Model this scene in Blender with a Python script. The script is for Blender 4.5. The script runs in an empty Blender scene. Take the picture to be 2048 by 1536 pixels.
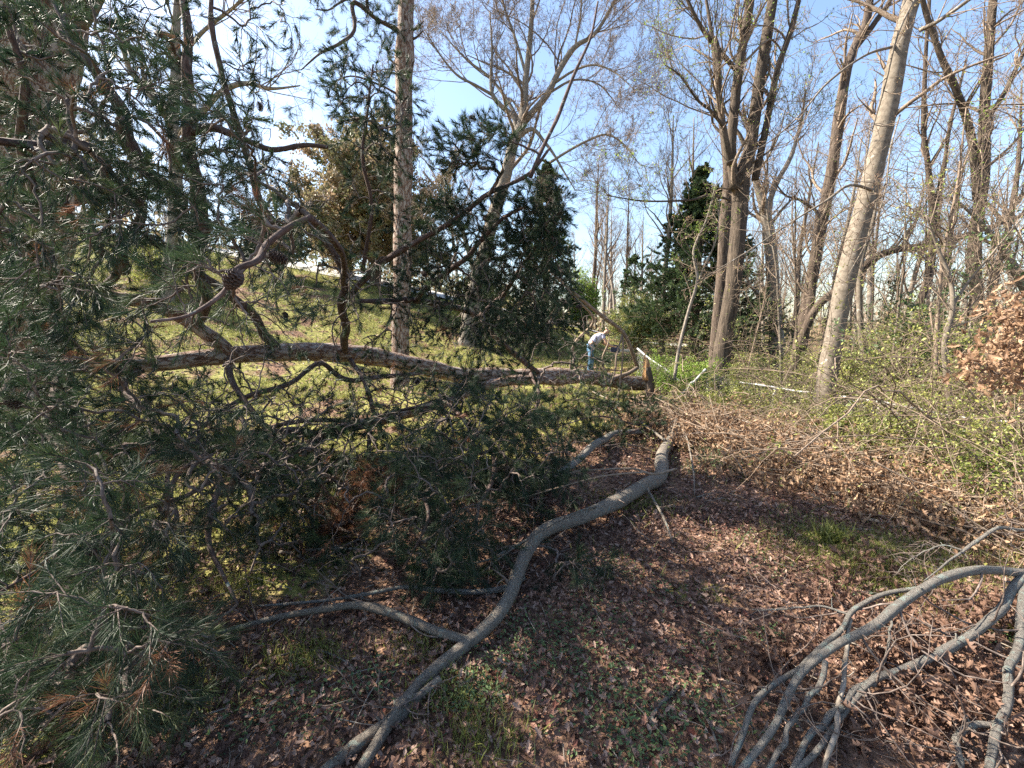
import bpy, math, random
import numpy as np
from mathutils import Vector
R_ = np.random.default_rng(7)
random.seed(7)
rad = math.radians
sc = bpy.context.scene
COL = sc.collection

# ------------------------------------------------------------------ camera, world, sun
F, CX, CY = 859.0, 1024.0, 768.0          # focal length and centre in pixels of the 2048x1536 photograph
PITCH = rad(7.8)
CAM = np.array([0.0, 0.0, 1.6])
cam = bpy.data.cameras.new('camera'); camo = bpy.data.objects.new('camera', cam); COL.objects.link(camo)
cam.sensor_width = 36; cam.lens = 36 * F / 2048; cam.clip_start = 0.02; cam.clip_end = 2000
camo.location = CAM; camo.rotation_euler = (math.pi / 2 - PITCH, 0, 0)
sc.camera = camo
SUN_AZ, SUN_EL = rad(-74), rad(42)        # azimuth from +Y, negative = to the left
SUNDIR = np.array([math.sin(SUN_AZ) * math.cos(SUN_EL), math.cos(SUN_AZ) * math.cos(SUN_EL), math.sin(SUN_EL)])
w = bpy.data.worlds.new('World'); sc.world = w; w.use_nodes = True
nt = w.node_tree; nt.nodes.clear()
sky = nt.nodes.new('ShaderNodeTexSky'); sky.sky_type = 'NISHITA'; sky.sun_disc = False
sky.sun_elevation = SUN_EL; sky.sun_rotation = SUN_AZ; sky.air_density = 1.1; sky.dust_density = 1.3; sky.ozone_density = 1.6
bg = nt.nodes.new('ShaderNodeBackground'); bg.inputs['Strength'].default_value = 0.085
wo = nt.nodes.new('ShaderNodeOutputWorld')
nt.links.new(sky.outputs[0], bg.inputs[0]); nt.links.new(bg.outputs[0], wo.inputs[0])
sl = bpy.data.lights.new('sun', 'SUN'); sl.energy = 5.0; sl.angle = rad(0.5); sl.color = (1.0, 0.91, 0.78)
slo = bpy.data.objects.new('sun', sl); COL.objects.link(slo)
slo.rotation_euler = Vector(SUNDIR).to_track_quat('Z', 'Y').to_euler()
sc.view_settings.view_transform = 'Standard'; sc.view_settings.look = 'None'
sc.view_settings.exposure = 2.05; sc.view_settings.gamma = 1.0
sc.cycles.max_bounces = 6; sc.cycles.diffuse_bounces = 3; sc.cycles.transmission_bounces = 3
sc.cycles.transparent_max_bounces = 4; sc.cycles.use_denoising = False

# ------------------------------------------------------------------ helpers
def nrm(a): return a / np.maximum(np.linalg.norm(a, axis=-1, keepdims=True), 1e-9)
def H(x, y):
    """height of the terrain"""
    x = np.asarray(x, float); y = np.asarray(y, float)
    yc = 24 - np.log1p(np.exp(np.clip(24 - y, -30, 60)))
    s = np.clip(-x, -40, 60) * 0.45 + yc * 0.45 - 6.6
    sp = np.log1p(np.exp(np.clip(s * 1.2, -30, 60))) / 1.2
    h = 0.60 * sp
    h = 9.0 * np.tanh(h / 9.0)
    h = h + 0.025 * np.sin(x * 1.9 + 1) * np.sin(y * 1.6) + 0.012 * np.sin(x * 5.1 + y * 2.7) + 0.008 * np.sin(y * 9.1 - x * 7)
    r = np.hypot(x, y)
    h = h + np.clip((r - 30) / 60, 0, 1) * 0.6 * np.sin(x * 0.07 + 1.3)
    # a low bank under the fence on the right
    h = h + 0.22 * np.exp(-((y - (8.6 - 0.75 * x) - 0.0) / 1.3) ** 2) * np.clip((x - 2.2) / 1.5, 0, 1)
    return h
def pxdir(u, v):
    a, b = np.broadcast_arrays((np.asarray(u, float) - CX) / F, (np.asarray(v, float) - CY) / F)
    c, s = math.cos(PITCH), math.sin(PITCH)
    return np.stack([a, c - b * s, -s - b * c], -1)
def P(u, v, Y):
    """the point at distance Y in front of the viewpoint seen in direction (u, v)"""
    d = pxdir(u, v); return CAM + d * (np.asarray(Y, float) / d[..., 1])[..., None]
def Gnd(u, v):
    d = pxdir(u, v); t = 0.5
    for i in range(4000):
        p = CAM + d * t
        if p[2] <= H(p[0], p[1]): break
        t += 0.02 + t * 0.002
    p[2] = H(p[0], p[1]); return p

def vnoise(x, y, f, s=0): return .5 + .25 * (np.sin(x * f + 1.7 * np.sin(y * f * .7 + s)) + np.sin(y * f * 1.3 + s + 1.9 * np.sin(x * f * .6)))
class Buf:
    def __init__(s): s.v = []; s.f = []; s.t = []; s.c = []; s.n = 0
    def add(s, v, faces, tint=None, bc=None):
        v = np.asarray(v, float).reshape(-1, 3); n = len(v)
        for f in (faces if isinstance(faces, list) else [faces]):
            s.f.append(np.asarray(f, np.int64) + s.n)
        s.v.append(v)
        s.t.append(np.full(n, 0.5) if tint is None else np.broadcast_to(np.asarray(tint, float), (n,)).copy())
        s.c.append(v.copy() if bc is None else np.asarray(bc, float).reshape(-1, 3))
        s.n += n
    def mesh(s, name, origin, smooth):
        me = bpy.data.meshes.new(name)
        V = np.concatenate(s.v) - origin
        me.vertices.add(len(V)); me.vertices.foreach_set('co', V.astype(np.float32).ravel())
        tot = np.concatenate([np.full(len(f), f.shape[1], np.int32) for f in s.f])
        idx = np.concatenate([f.ravel() for f in s.f]).astype(np.int32)
        me.loops.add(len(idx)); me.loops.foreach_set('vertex_index', idx)
        me.polygons.add(len(tot))
        st = np.concatenate([[0], np.cumsum(tot)[:-1]]).astype(np.int32)
        me.polygons.foreach_set('loop_start', st); me.polygons.foreach_set('loop_total', tot)
        me.polygons.foreach_set('use_smooth', np.full(len(tot), smooth))
        a = me.attributes.new('tint', 'FLOAT', 'POINT'); a.data.foreach_set('value', np.concatenate(s.t).astype(np.float32))
        a = me.attributes.new('bc', 'FLOAT_VECTOR', 'POINT'); a.data.foreach_set('vector', np.concatenate(s.c).astype(np.float32).ravel())
        me.update(calc_edges=True)
        return me
def worldloc(o):
    p = np.array(o.location)
    return p + (worldloc(o.parent) if o.parent else 0)
def part(name, buf, mat, parent=None, smooth=True, loc=None, label=None, stuff=False):
    org = worldloc(parent) if parent is not None else np.zeros(3)
    pos = org if loc is None else np.asarray(loc, float)
    me = buf.mesh(name, pos, smooth)
    for m in (mat if isinstance(mat, list) else [mat]): me.materials.append(m)
    o = bpy.data.objects.new(name, me); COL.objects.link(o)
    if parent is not None: o.parent = parent
    o.location = pos - org
    if label: o['label'] = label
    if stuff: o['kind'] = 'stuff'
    return o
def thing(name, label, cat, loc, group=None):
    o = bpy.data.objects.new(name, None); COL.objects.link(o); o.empty_display_size = 0.2
    o.location = loc; o['label'] = label; o['category'] = cat
    if group: o['group'] = group
    return o
def tag(o, label=None, cat=None, group=None, kind=None):
    if label: o['label'] = label
    if cat: o['category'] = cat
    if group: o['group'] = group
    if kind: o['kind'] = kind
    return o

def tubes(buf, Pn, Rn, K=6, tint=None, rough=0.0, cap=True):
    """Pn (B,S,3) centre lines, Rn (B,S) radii"""
    Pn = np.asarray(Pn, float); Rn = np.asarray(Rn, float)
    if Pn.ndim == 2: Pn = Pn[None]; Rn = Rn[None]
    B, S, _ = Pn.shape
    if B == 0: return
    T = np.empty_like(Pn); T[:, 1:-1] = Pn[:, 2:] - Pn[:, :-2]; T[:, 0] = Pn[:, 1] - Pn[:, 0]; T[:, -1] = Pn[:, -1] - Pn[:, -2]
    T = nrm(T)
    m = nrm(Pn[:, -1] - Pn[:, 0]); ax = np.zeros((B, 3)); ax[np.arange(B), np.argmin(np.abs(m), 1)] = 1
    N = nrm(np.cross(T, ax[:, None, :])); Bn = np.cross(T, N)
    th = np.arange(K) * 2 * math.pi / K
    rr = Rn[:, :, None] * np.ones((1, 1, K))
    if rough > 0:
        ph = R_.uniform(0, 6.28, (B, 1, 4)); s = np.arange(S)[None, :, None]
        rr = rr * (1 + rough * (np.sin(2 * th + ph[..., :1] + s * 0.1) * 0.5 + np.sin(3 * th - s * 0.15 + ph[..., 1:2]) * 0.3)
                   + rough * 0.6 * R_.normal(0, 1, (B, S, K)))
    V = Pn[:, :, None, :] + rr[..., None] * (np.cos(th)[None, None, :, None] * N[:, :, None, :] + np.sin(th)[None, None, :, None] * Bn[:, :, None, :])
    ds = np.linalg.norm(np.diff(Pn, axis=1), axis=2); sl_ = np.concatenate([np.zeros((B, 1)), np.cumsum(ds, 1)], 1)
    off = R_.uniform(0, 50, (B, 1, 1))
    bc = np.stack([rr * np.cos(th) + off, rr * np.sin(th) + off, np.broadcast_to(sl_[:, :, None] + off, rr.shape)], -1)
    i = (np.arange(B) * S * K)[:, None, None] + (np.arange(S - 1) * K)[None, :, None] + np.arange(K)[None, None, :]
    j = (np.arange(B) * S * K)[:, None, None] + (np.arange(S - 1) * K)[None, :, None] + ((np.arange(K) + 1) % K)[None, None, :]
    q = np.stack([i, j, j + K, i + K], -1).reshape(-1, 4)
    fs = [q]
    if cap and K >= 5:
        e = (np.arange(B) * S * K)[:, None] + (S - 1) * K + np.arange(K)[None, :]
        fs.append(e); fs.append((np.arange(B) * S * K)[:, None] + np.arange(K)[None, ::-1])
    if tint is None: tt = np.repeat(R_.uniform(0, 1, B), S * K)
    else: tt = np.repeat(np.broadcast_to(tint, (B,)), S * K)
    buf.add(V.reshape(-1, 3), fs, tt, bc.reshape(-1, 3))

def spline(pts, rs, S, wob=0.0):
    """Catmull-Rom through pts, resampled evenly to S points"""
    pts = np.asarray(pts, float); rs = np.asarray(rs, float)
    n = len(pts)
    if len(rs) != n: rs = np.interp(np.linspace(0, 1, n), np.linspace(0, 1, len(rs)), rs)
    p = np.concatenate([[2 * pts[0] - pts[1]], pts, [2 * pts[-1] - pts[-2]]])
    out = []; ro = []
    M = 12
    for k in range(n - 1):
        t = np.linspace(0, 1, M, endpoint=False)[:, None]
        a, b, c, d = p[k], p[k + 1], p[k + 2], p[k + 3]
        out.append(0.5 * ((2 * b) + (-a + c) * t + (2 * a - 5 * b + 4 * c - d) * t ** 2 + (-a + 3 * b - 3 * c + d) * t ** 3))
        ro.append(rs[k] + (rs[k + 1] - rs[k]) * t[:, 0])
    out.append(pts[-1:]); ro.append(rs[-1:])
    out = np.concatenate(out); ro = np.concatenate(ro)
    L = np.concatenate([[0], np.cumsum(np.linalg.norm(np.diff(out, axis=0), axis=1))])
    u = np.linspace(0, L[-1], S)
    q = np.stack([np.interp(u, L, out[:, i]) for i in range(3)], 1); r = np.interp(u, L, ro)
    if wob > 0:
        m = max(4, S // 5); nz = R_.normal(0, 1, (m, 3)); nz[0] = 0
        nz = np.stack([np.interp(np.linspace(0, m - 1, S), np.arange(m), nz[:, i]) for i in range(3)], 1)
        k = np.array([1, 2, 3, 2, 1.]) / 9
        nz = np.stack([np.convolve(np.pad(nz[:, i], 2, 'edge'), k, 'valid') for i in range(3)], 1)
        q = q + nz * wob * r.mean() * .8
        kn = np.convolve(np.pad(R_.normal(0, 1, S), 2, 'edge'), k, 'valid'); r = r * (1 + .06 * kn)
        for _ in range(max(1, S // 14)): r = r * (1 + R_.uniform(.04, .14) * np.exp(-((np.arange(S) - R_.uniform(0, S)) / 1.1) ** 2))
    return q, r

def perp_rand(T):
    a = R_.normal(0, 1, T.shape); a -= (a * T).sum(-1, keepdims=True) * T
    return nrm(a)
def grow(Pp, Rp, n, L, ang=(35, 65), t=(0.2, 1.0), S=6, curl=0.25, up=0.1, rr=0.55, taper=0.25, rmin=0.002, shrink=0.5, labs=False):
    """n children on every parent; L is a fraction of the parent's length (metres when labs)"""
    B, Sp, _ = Pp.shape; N = B * n
    pi = np.repeat(np.arange(B), n)
    tt = R_.uniform(t[0], t[1], N); x = tt * (Sp - 1); i0 = np.clip(x.astype(int), 0, Sp - 2); fr = x - i0
    A = Pp[pi, i0]; C = Pp[pi, i0 + 1]; base = A + (C - A) * fr[:, None]
    r0 = Rp[pi, i0] * (1 - fr) + Rp[pi, i0 + 1] * fr
    T = nrm(C - A); a = np.radians(R_.uniform(ang[0], ang[1], N))[:, None]
    d = T * np.cos(a) + perp_rand(T) * np.sin(a)
    plen = np.linalg.norm(np.diff(Pp, axis=1), axis=2).sum(1)[pi]
    ln = R_.uniform(L[0], L[1], N) * (1 if labs else plen) * (1 - shrink * tt)
    st = (ln / (S - 1))[:, None]
    out = [base]; bend = R_.normal(0, 1, (N, 3)) * curl * 0.4
    for k in range(S - 1):
        d = nrm(d + R_.normal(0, 1, (N, 3)) * curl * 0.5 + bend + np.array([0, 0, up]))
        out.append(out[-1] + d * st)
    Q = np.stack(out, 1)
    ro = np.maximum(r0 * rr * R_.uniform(0.7, 1.0, N), rmin)
    Rr = ro[:, None] * np.linspace(1, taper, S)[None, :]
    return Q, np.maximum(Rr, rmin * 0.6)

def rotmats(N, up_bias=1.0, tilt=0.6):
    """random frames: x in a random heading, z about upright with random tilt"""
    z = nrm(np.concatenate([R_.normal(0, tilt, (N, 2)), np.full((N, 1), up_bias)], 1))
    x = perp_rand(z); y = np.cross(z, x)
    return np.stack([x, y, z], -1)
def scatter(buf, tv, tf, pos, M, s, tint=None):
    N = len(pos); tv = np.asarray(tv, float)
    s = np.broadcast_to(s, (N,))
    V = np.einsum('nij,vj->nvi', M, tv) * s[:, None, None] + pos[:, None, :]
    o = (np.arange(N) * len(tv))[:, None, None]
    fs = [(np.asarray(f)[None] + o).reshape(-1, np.asarray(f).shape[1]) for f in tf]
    tt = R_.uniform(0, 1, N) if tint is None else np.broadcast_to(tint, (N,))
    buf.add(V.reshape(-1, 3), fs, np.repeat(tt, len(tv)))
def leaf_template(half, curl=0.25, bend=0.2):
    """half: (x, y) outline from stem to tip on one side; returns two half blades folded on the midrib"""
    up = [(x, y, curl * y * y * 4 + abs(y) * 0.18 + bend * (x - 0.5) ** 2) for x, y in half[1:-1]]
    dn = [(x, -y, curl * y * y * 4 + abs(y) * 0.18 + bend * (x - 0.5) ** 2) for x, y in half[1:-1]]
    v = [(0, 0, bend * .25)] + up + [(1, 0, bend * .25)] + [(0.5, 0, 0)] + dn
    n = len(up)
    a = [0] + list(range(1, n + 1)) + [n + 1, n + 2]
    b = [n + 2, n + 1] + list(range(2 * n + 2, n + 2, -1)) + [0]
    return np.array(v, float), [np.array([a]), np.array([b])]
OAK = leaf_template([(0, 0), (.14, .03), (.2, .12), (.3, .06), (.42, .24), (.5, .1), (.62, .27), (.72, .1), (.86, .15), (.9, .05), (1, 0)], 0.9, 0.5)
MAPLE = leaf_template([(0, 0), (.05, .2), (.22, .17), (.3, .45), (.45, .2), (.62, .3), (.68, .13), (1, 0)], 0.5, 0.3)
OVAL = leaf_template([(0, 0), (.2, .16), (.5, .24), (.8, .14), (1, 0)], 0.5, 0.3)
TINY = (np.array([(0, 0, 0), (.5, .28, .06), (1, 0, 0), (.5, -.28, .06)], float), [np.array([[0, 1, 2, 3]])])
NEEDLET = (np.array([(0, 0, 0), (.5, .13, .05), (1, 0, 0), (.5, -.13, .05)], float), [np.array([[0, 1, 2, 3]])])
BLADE = (np.array([(-.035, 0, 0), (.035, 0, 0), (.025, .08, .55), (-.02, .08, .55), (0, .35, 1.0)], float), [np.array([[0, 1, 2, 3]]), np.array([[3, 2, 4]])])

# ------------------------------------------------------------------ materials
def newmat(name):
    m = bpy.data.materials.new(name); m.use_nodes = True; n = m.node_tree; n.nodes.clear()
    return m, n, n.nodes.new('ShaderNodeOutputMaterial')
def ramp(n, cols, pos=None, inter='LINEAR'):
    r = n.nodes.new('ShaderNodeValToRGB'); r.color_ramp.interpolation = inter
    e = r.color_ramp.elements
    pos = pos or [i / (len(cols) - 1) for i in range(len(cols))]
    while len(e) < len(cols): e.new(0.5)
    for k, (c, p) in enumerate(zip(cols, pos)): e[k].position = p; e[k].color = (*c, 1)
    return r
def bark(name, cols, scale=30, stretch=0.25, bump=0.6, lichen=None, lich_amt=0.56, plates=False, dist=0.01):
    m, n, out = newmat(name); L = n.links.new
    at = n.nodes.new('ShaderNodeAttribute'); at.attribute_name = 'bc'
    mp = n.nodes.new('ShaderNodeMapping'); mp.inputs['Scale'].default_value = (1, 1, stretch); L(at.outputs['Vector'], mp.inputs[0])
    nz = n.nodes.new('ShaderNodeTexNoise'); nz.inputs['Scale'].default_value = scale; nz.inputs['Detail'].default_value = 6; nz.inputs['Roughness'].default_value = 0.65
    L(mp.outputs[0], nz.inputs['Vector'])
    h = nz.outputs['Fac']
    if plates:
        vo = n.nodes.new('ShaderNodeTexVoronoi'); vo.feature = 'DISTANCE_TO_EDGE'; vo.inputs['Scale'].default_value = scale * 0.8
        ad = n.nodes.new('ShaderNodeMixRGB'); ad.inputs[0].default_value = 0.12; L(mp.outputs[0], ad.inputs[1]); L(nz.outputs['Color'], ad.inputs[2]); L(ad.outputs[0], vo.inputs['Vector'])
        mu = n.nodes.new('ShaderNodeMath'); mu.operation = 'MULTIPLY_ADD'; mu.use_clamp = True; L(vo.outputs['Distance'], mu.inputs[0]); mu.inputs[1].default_value = 2.2; 
        m2 = n.nodes.new('ShaderNodeMath'); m2.operation = 'MULTIPLY'; L(nz.outputs['Fac'], m2.inputs[0]); m2.inputs[1].default_value = 0.75; L(m2.outputs[0], mu.inputs[2])
        h = mu.outputs[0]
    rp = ramp(n, cols, [0.3 + 0.45 * i / (len(cols) - 1) for i in range(len(cols))]); L(h, rp.inputs[0])
    col = rp.outputs[0]
    ti = n.nodes.new('ShaderNodeAttribute'); ti.attribute_name = 'tint'
    hs = n.nodes.new('ShaderNodeHueSaturation'); mr = n.nodes.new('ShaderNodeMapRange'); mr.inputs[3].default_value = 0.75; mr.inputs[4].default_value = 1.25
    L(ti.outputs['Fac'], mr.inputs[0]); L(mr.outputs[0], hs.inputs['Value']); L(col, hs.inputs['Color']); col = hs.outputs[0]
    if lichen:
        n2 = n.nodes.new('ShaderNodeTexNoise'); n2.inputs['Scale'].default_value = min(scale, 60) * 0.45; n2.inputs['Detail'].default_value = 4; n2.inputs['Distortion'].default_value = 1.0
        L(at.outputs['Vector'], n2.inputs['Vector'])
        r2 = ramp(n, [(0, 0, 0), (1, 1, 1)], [lich_amt, lich_amt + 0.05]); L(n2.outputs['Fac'], r2.inputs[0])
        mx = n.nodes.new('ShaderNodeMixRGB'); L(r2.outputs[0], mx.inputs[0]); L(col, mx.inputs[1]); mx.inputs[2].default_value = (*lichen, 1); col = mx.outputs[0]
    b = n.nodes.new('ShaderNodeBsdfPrincipled'); b.inputs['Roughness'].default_value = 0.9; b.inputs['Specular IOR Level'].default_value = 0.25
    L(col, b.inputs['Base Color'])
    bp = n.nodes.new('ShaderNodeBump'); bp.inputs['Strength'].default_value = bump; bp.inputs['Distance'].default_value = dist; L(h, bp.inputs['Height']); L(bp.outputs[0], b.inputs['Normal'])
    L(b.outputs[0], out.inputs[0])
    return m
def leafmat(name, cols, pos=None, trans=0.35, rough=0.5, spec=0.4, inter='LINEAR'):
    m, n, out = newmat(name); L = n.links.new
    ti = n.nodes.new('ShaderNodeAttribute'); ti.attribute_name = 'tint'
    rp = ramp(n, cols, pos, inter); L(ti.outputs['Fac'], rp.inputs[0])
    b = n.nodes.new('ShaderNodeBsdfPrincipled'); b.inputs['Roughness'].default_value = rough; b.inputs['Specular IOR Level'].default_value = spec
    L(rp.outputs[0], b.inputs['Base Color'])
    t = n.nodes.new('ShaderNodeBsdfTranslucent'); L(rp.outputs[0], t.inputs[0])
    mx = n.nodes.new('ShaderNodeMixShader'); mx.inputs[0].default_value = trans
    L(b.outputs[0], mx.inputs[1]); L(t.outputs[0], mx.inputs[2]); L(mx.outputs[0], out.inputs[0])
    return m
def plain(name, c, rough=0.6, metal=0.0, noise=0.12, scale=20):
    m, n, out = newmat(name); L = n.links.new
    nz = n.nodes.new('ShaderNodeTexNoise'); nz.inputs['Scale'].default_value = scale; nz.inputs['Detail'].default_value = 5
    tc = n.nodes.new('ShaderNodeTexCoord'); L(tc.outputs['Object'], nz.inputs['Vector'])
    rp = ramp(n, [tuple(x * (1 - noise * 2) for x in c), tuple(min(1, x * (1 + noise)) for x in c)], [0.3, 0.7]); L(nz.outputs[0], rp.inputs[0])
    b = n.nodes.new('ShaderNodeBsdfPrincipled'); b.inputs['Roughness'].default_value = rough; b.inputs['Metallic'].default_value = metal
    L(rp.outputs[0], b.inputs['Base Color']); L(b.outputs[0], out.inputs[0]); return m

M_PINE = bark('pine_bark', [(.035, .02, .014), (.13, .07, .045), (.23, .15, .11), (.30, .25, .21)], 22, 0.35, 0.9, plates=True, dist=0.012)
M_PINELIMB = bark('pine_limb_bark', [(.03, .02, .018), (.09, .06, .05), (.17, .13, .12)], 55, 0.3, 0.7, lichen=(.22, .24, .21), lich_amt=.63)
M_TWIG = bark('pine_twig_bark', [(.04, .03, .025), (.13, .10, .085), (.24, .205, .175)], 90, 0.4, 0.5)
M_GREY = bark('grey_lichened_bark', [(.05, .045, .04), (.24, .215, .185), (.37, .345, .30)], 130, 0.7, 1.0, plates=True, lichen=(.27, .31, .28), lich_amt=.58, dist=0.006)
M_LOG = bark('limb_bark', [(.04, .033, .027), (.21, .175, .14), (.37, .32, .26)], 100, 0.7, 1.0, plates=True, lichen=(.26, .29, .25), lich_amt=.60, dist=0.006)
M_SMOOTH = bark('smooth_grey_bark', [(.08, .064, .048), (.17, .142, .11), (.23, .20, .16)], 20, 0.8, 0.4, lichen=(.34, .31, .27), lich_amt=.64, dist=0.006)
M_FURROW = bark('furrowed_bark', [(.022, .017, .013), (.085, .065, .048), (.165, .13, .098)], 32, 0.14, 1.0, dist=0.02)
M_DARK = bark('dark_bark', [(.025, .018, .014), (.09, .066, .05), (.18, .15, .12)], 34, 0.16, 1.0, dist=0.018)
M_TAN = bark('tan_twig_bark', [(.09, .065, .045), (.20, .15, .11), (.31, .25, .19)], 60, 0.4, 0.4)
M_PALE = bark('pale_bark', [(.09, .075, .06), (.21, .18, .145), (.34, .30, .25)], 40, 0.4, 0.5)
M_SPLIT = bark('split_wood', [(.18, .09, .04), (.42, .24, .11), (.60, .42, .24)], 60, 0.06, 0.9)
M_NEEDLE = leafmat('pine_needle', [(.012, .026, .015), (.024, .046, .022), (.045, .068, .027), (.085, .10, .038), (.12, .06, .035), (.19, .085, .045)], [0, .4, .7, .86, .90, 1], trans=.30, rough=.55, spec=.3)
M_CONE = plain('pine_cone', (.07, .045, .035), .8, noise=.3, scale=60)
M_LITTER = leafmat('dead_leaf', [(.055, .03, .023), (.13, .072, .052), (.24, .145, .108), (.38, .27, .21), (.19, .065, .042)], [0, .35, .65, .88, 1], trans=.25, rough=.7, spec=.25)
M_OAKDEAD = leafmat('oak_dead_leaf', [(.07, .038, .027), (.14, .08, .055), (.25, .155, .11)], trans=.28, rough=.6, spec=.3)
M_GREEN = leafmat('shrub_leaf', [(.10, .14, .035), (.22, .25, .06), (.38, .37, .10)], trans=.42, rough=.45)
M_DKGREEN = leafmat('evergreen_leaf', [(.035, .065, .036), (.07, .11, .048), (.17, .22, .07)], trans=.35, rough=.5)
M_LTGREEN = leafmat('young_leaf', [(.13, .22, .03), (.24, .36, .05), (.34, .44, .09)], trans=.5, rough=.5)
M_GRASS = leafmat('grass_blade', [(.10, .12, .03), (.20, .215, .05), (.34, .32, .12), (.44, .36, .21)], [0, .5, .85, 1], trans=.4, rough=.5)
M_FORB = leafmat('forb_leaf', [(.05, .095, .045), (.09, .15, .06), (.17, .235, .075)], trans=.4, rough=.5)
M_BROWNCROWN = leafmat('brown_green_leaf', [(.10, .12, .055), (.20, .19, .09), (.28, .21, .12), (.34, .24, .16)], trans=.3, rough=.6)
M_BUD = leafmat('bud', [(.26, .16, .12), (.40, .22, .14), (.36, .36, .12)], trans=.4)
M_RAIL = plain('weathered_galvanised_pipe', (.40, .40, .38), .5, .2, .12, 30)
M_WIRE = plain('dull_wire', (.24, .24, .22), .6, .1)
M_ROAD = plain('pale_road_surface', (.50, .48, .45), .9, 0, .06, 3)

# ------------------------------------------------------------------ ground and road
def axis(a, b, n, k):
    t = np.linspace(-1, 1, n) if a < 0 < b else np.linspace(0, 1, n)
    s = np.sinh(k * t) / math.sinh(k); return s
gx = np.sinh(np.linspace(-5.2, 5.2, 260)) / math.sinh(5.2) * 420
gy = np.concatenate([np.linspace(-30, -2, 15), np.linspace(-1.8, 26, 190), 26 + (np.sinh(np.linspace(0, 4.2, 50)) / math.sinh(4.2) * 420)[1:]])
X, Y_ = np.meshgrid(gx, gy)
V = np.stack([X, Y_, H(X, Y_)], -1).reshape(-1, 3)
nx, ny = len(gx), len(gy)
ii = (np.arange(ny - 1) * nx)[:, None] + np.arange(nx - 1)[None]
b = Buf(); b.add(V, np.stack([ii, ii + 1, ii + 1 + nx, ii + nx], -1).reshape(-1, 4))
def groundmat():
    m, n, out = newmat('ground_soil_and_grass'); L = n.links.new
    tc = n.nodes.new('ShaderNodeTexCoord')
    def noise(s, d=5, dist=0):
        q = n.nodes.new('ShaderNodeTexNoise'); q.inputs['Scale'].default_value = s; q.inputs['Detail'].default_value = d; q.inputs['Distortion'].default_value = dist
        L(tc.outputs['Object'], q.inputs['Vector']); return q.outputs['Fac']
    soil = ramp(n, [(.045, .028, .019), (.12, .072, .048), (.23, .14, .092), (.33, .22, .15)], [.3, .45, .6, .75]); L(noise(28, 8, .4), soil.inputs[0])
    gr = ramp(n, [(.10, .095, .035), (.20, .20, .055), (.33, .29, .11)], [.3, .5, .7]); L(noise(12, 6), gr.inputs[0])
    sp = n.nodes.new('ShaderNodeSeparateXYZ'); L(tc.outputs['Object'], sp.inputs[0])
    # lawn on the left and beyond the fallen pine
    a = n.nodes.new('ShaderNodeMath'); a.operation = 'MULTIPLY_ADD'; a.inputs[1].default_value = -0.55; a.inputs[2].default_value = -1.5; L(sp.outputs[0], a.inputs[0])
    a2 = n.nodes.new('ShaderNodeMath'); a2.operation = 'MULTIPLY_ADD'; a2.inputs[1].default_value = 0.35; ym = n.nodes.new('ShaderNodeMath'); ym.operation = 'MINIMUM'; ym.inputs[1].default_value = 13; L(sp.outputs[1], ym.inputs[0]); L(ym.outputs[0], a2.inputs[0]); L(a.outputs[0], a2.inputs[2])
    cl = n.nodes.new('ShaderNodeMath'); cl.operation = 'MINIMUM'; cl.inputs[1].default_value = 0.30; L(a2.outputs[0], cl.inputs[0])
    c3 = n.nodes.new('ShaderNodeMath'); c3.operation = 'MAXIMUM'; c3.inputs[1].default_value = -.18; L(cl.outputs[0], c3.inputs[0])
    ns = n.nodes.new('ShaderNodeMath'); ns.operation = 'MULTIPLY_ADD'; ns.inputs[1].default_value = 2.2; L(noise(1.3, 5), ns.inputs[0]); ns.inputs[2].default_value = -0.75
    s = n.nodes.new('ShaderNodeMath'); s.operation = 'ADD'; s.use_clamp = True; L(ns.outputs[0], s.inputs[0]); L(c3.outputs[0], s.inputs[1])
    mr = ramp(n, [(0, 0, 0), (1, 1, 1)], [.42, .62]); L(s.outputs[0], mr.inputs[0])
    mx = n.nodes.new('ShaderNodeMixRGB'); L(mr.outputs[0], mx.inputs[0]); L(soil.outputs[0], mx.inputs[1]); L(gr.outputs[0], mx.inputs[2])
    bs = n.nodes.new('ShaderNodeBsdfPrincipled'); bs.inputs['Roughness'].default_value = .95; bs.inputs['Specular IOR Level'].default_value = .1
    L(mx.outputs[0], bs.inputs['Base Color'])
    bp = n.nodes.new('ShaderNodeBump'); bp.inputs['Strength'].default_value = .9; bp.inputs['Distance'].default_value = .04; L(noise(35, 8), bp.inputs['Height']); L(bp.outputs[0], bs.inputs['Normal'])
    L(bs.outputs[0], out.inputs[0]); return m
tag(part('ground', b, groundmat()), kind='structure')
# pale road along the top of the bank on the left
cl = [np.array([x_, y_, 0.]) for x_, y_ in [(-60, 25.5), (-40, 24.2), (-28, 23.4), (-24, 23.2), (-17.5, 23.2), (-10.7, 23.4), (-4, 24.5), (4, 27), (14, 33)]]
q, _r = spline(cl, [1], 90)
T = nrm(np.gradient(q, axis=0) * [1, 1, 0]); Nn = np.stack([-T[:, 1], T[:, 0], T[:, 0] * 0], 1)
b = Buf(); vs = []
for o in np.linspace(-1.9, 1.9, 7):
    p = q + Nn * o; p[:, 2] = H(p[:, 0], p[:, 1]) + 0.05; vs.append(p)
vs = np.stack(vs, 1); k = (np.arange(89) * 7)[:, None] + np.arange(6)[None]
b.add(vs.reshape(-1, 3), np.stack([k, k + 1, k + 8, k + 7], -1).reshape(-1, 4)); tag(part('road', b, M_ROAD), kind='structure')

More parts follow.
